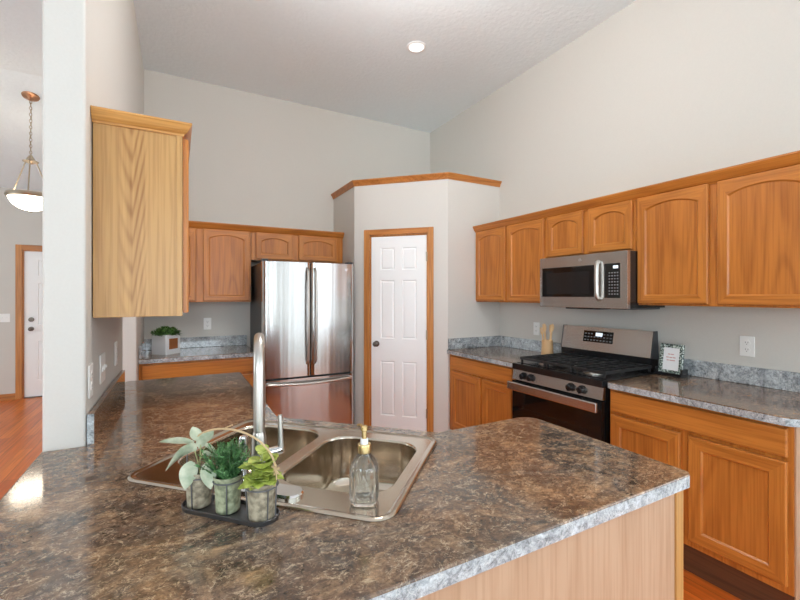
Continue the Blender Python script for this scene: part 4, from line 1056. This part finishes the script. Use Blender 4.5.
outlet('white duplex outlet on the left wall nearest the stub end', (XL, 1.793, 1.120), PI/2)
outlet('white double toggle switch plate on the left wall between two outlets', (XL, 2.055, 1.125), PI/2, 'switch', 2)
outlet('white outlet on the left wall farthest back, by the opening', (XL, 2.475, 1.132), PI/2)
outlet('white outlet on the back wall above the back counter', (0.262, YB, 1.142), 0)
outlet('white outlet on the range wall between picture frame and counter end', (XR, 1.122, 1.130), -PI/2, 'outlet')
outlet('white outlet on the range wall behind the utensil crock', (XR, 2.690, 1.120), -PI/2)
outlet('white double switch plate on the hall wall beside the entry door', (-2.06, YH, 1.118), 0, 'switch', 2)

# ------------------------------------------------------------------ recessed lights and pendant
def can(label, x, y):
    t_ = thing('recessed_light', label, 'ceiling light', (x, y, ZC), 0, 'recessed ceiling lights')
    MB().lathe([(0.082, -0.0005), (0.082, -0.004), (0.066, -0.008), (0.062, -0.004), (0.062, -0.0005)], n=32, caps=False).build('trim_ring', 'white', t_)
    MB().lathe([(0.063, -0.003), (0.040, -0.006), (0.0, -0.007)], n=32).build('lens', 'lamp_white', t_)
can('recessed ceiling light above the aisle in front of the range', 1.775, 2.985)
can('recessed ceiling light above the peninsula at the top edge of the view', 0.470, 2.975)
gl = thing('fill_lamp', 'round white glass fill lamp added over the aisle, unseen above the view', 'ceiling light', (1.05, 1.74, ZC), 0)  # unseen lamp, added as fill for the kitchen walls and ceiling
MB().lathe([(0.0, -0.002), (0.075, -0.002), (0.075, -0.012), (0.05, -0.022), (0.012, -0.028), (0.012, -0.25), (0.05, -0.255), (0.055, -0.28), (0.0, -0.28)], n=28, caps=False).build('canopy', 'nickel', gl)
MB().lathe([(0.140*math.sin(PI*q/16), -0.405-0.140*math.cos(PI*q/16)) for q in range(17)], n=32).build('globe', 'globe', gl)
pxx, pyy = -1.30, 5.42; pz = zsl(pyy)
pn_ = thing('pendant_light', 'bowl pendant lamp hanging on a chain from the hall ceiling', 'pendant lamp', (pxx, pyy, 0), 0)
Mc = Matrix.Translation((0, 0, pz)) @ Matrix.Rotation(-math.atan(SL), 4, 'X')
MB().lathe([(0.0, -0.045), (0.018, -0.044), (0.03, -0.03), (0.066, -0.014), (0.072, -0.002), (0.0, -0.001)], n=28, M4=Mc, caps=False).build('canopy', 'copper', pn_)
zh = 2.815
nl = int((pz-.04-zh)/0.034); ch = MB()
for k_ in range(nl+1):
    zc = zh + (pz-.045-zh)*(k_+.5)/(nl+1); h_ = (pz-.045-zh)/(nl+1)*.62; pp = []
    for j in range(14):
        a = 2*PI*j/14; x = .0095*math.cos(a); z = h_*math.sin(a)
        pp.append((x, 0, zc+z) if k_ % 2 else (0, x, zc+z))
    ch.tube(pp, 0.0028, n=6, closed=True)
ch.tube([(0.004, 0.003, zh), (-.010, .006, zh+(pz-zh)*.3), (.010, -.006, zh+(pz-zh)*.6), (0, 0, pz-.04)], 0.0022, n=6)
ch.build('chain', 'brass', pn_)
MB().lathe([(0.0, 2.745), (0.020, 2.748), (0.026, 2.76), (0.062, 2.765), (0.066, 2.772), (0.040, 2.785), (0.022, 2.815), (0.012, 2.835), (0.0, 2.838)], n=28).build('hub', 'brass', pn_)
for k_ in range(3):
    a = 2*PI*k_/3 + 0.65
    MB().tube([(0.050*math.cos(a), 0.050*math.sin(a), 2.765), (0.176*math.cos(a), 0.176*math.sin(a), 2.435)], 0.0065, n=8).build('rod', 'brass', pn_)
MB().lathe([(0.166, 2.398), (0.186, 2.398), (0.197, 2.418), (0.190, 2.440), (0.166, 2.440), (0.166, 2.398)], n=48, caps=False).build('rim_band', 'brass', pn_)
MB().lathe([(r_*.80, z_) for r_, z_ in [(0.0, 2.278), (0.06, 2.281), (0.12, 2.298), (0.17, 2.330), (0.205, 2.372), (0.222, 2.408), (0.214, 2.408), (0.16, 2.340), (0.0, 2.292)]], n=48).build('bowl', 'bowl', pn_)
MB().lathe([(0.0, 2.252), (0.010, 2.256), (0.012, 2.266), (0.006, 2.279), (0.0, 2.280)], n=16).build('finial', 'brass', pn_)
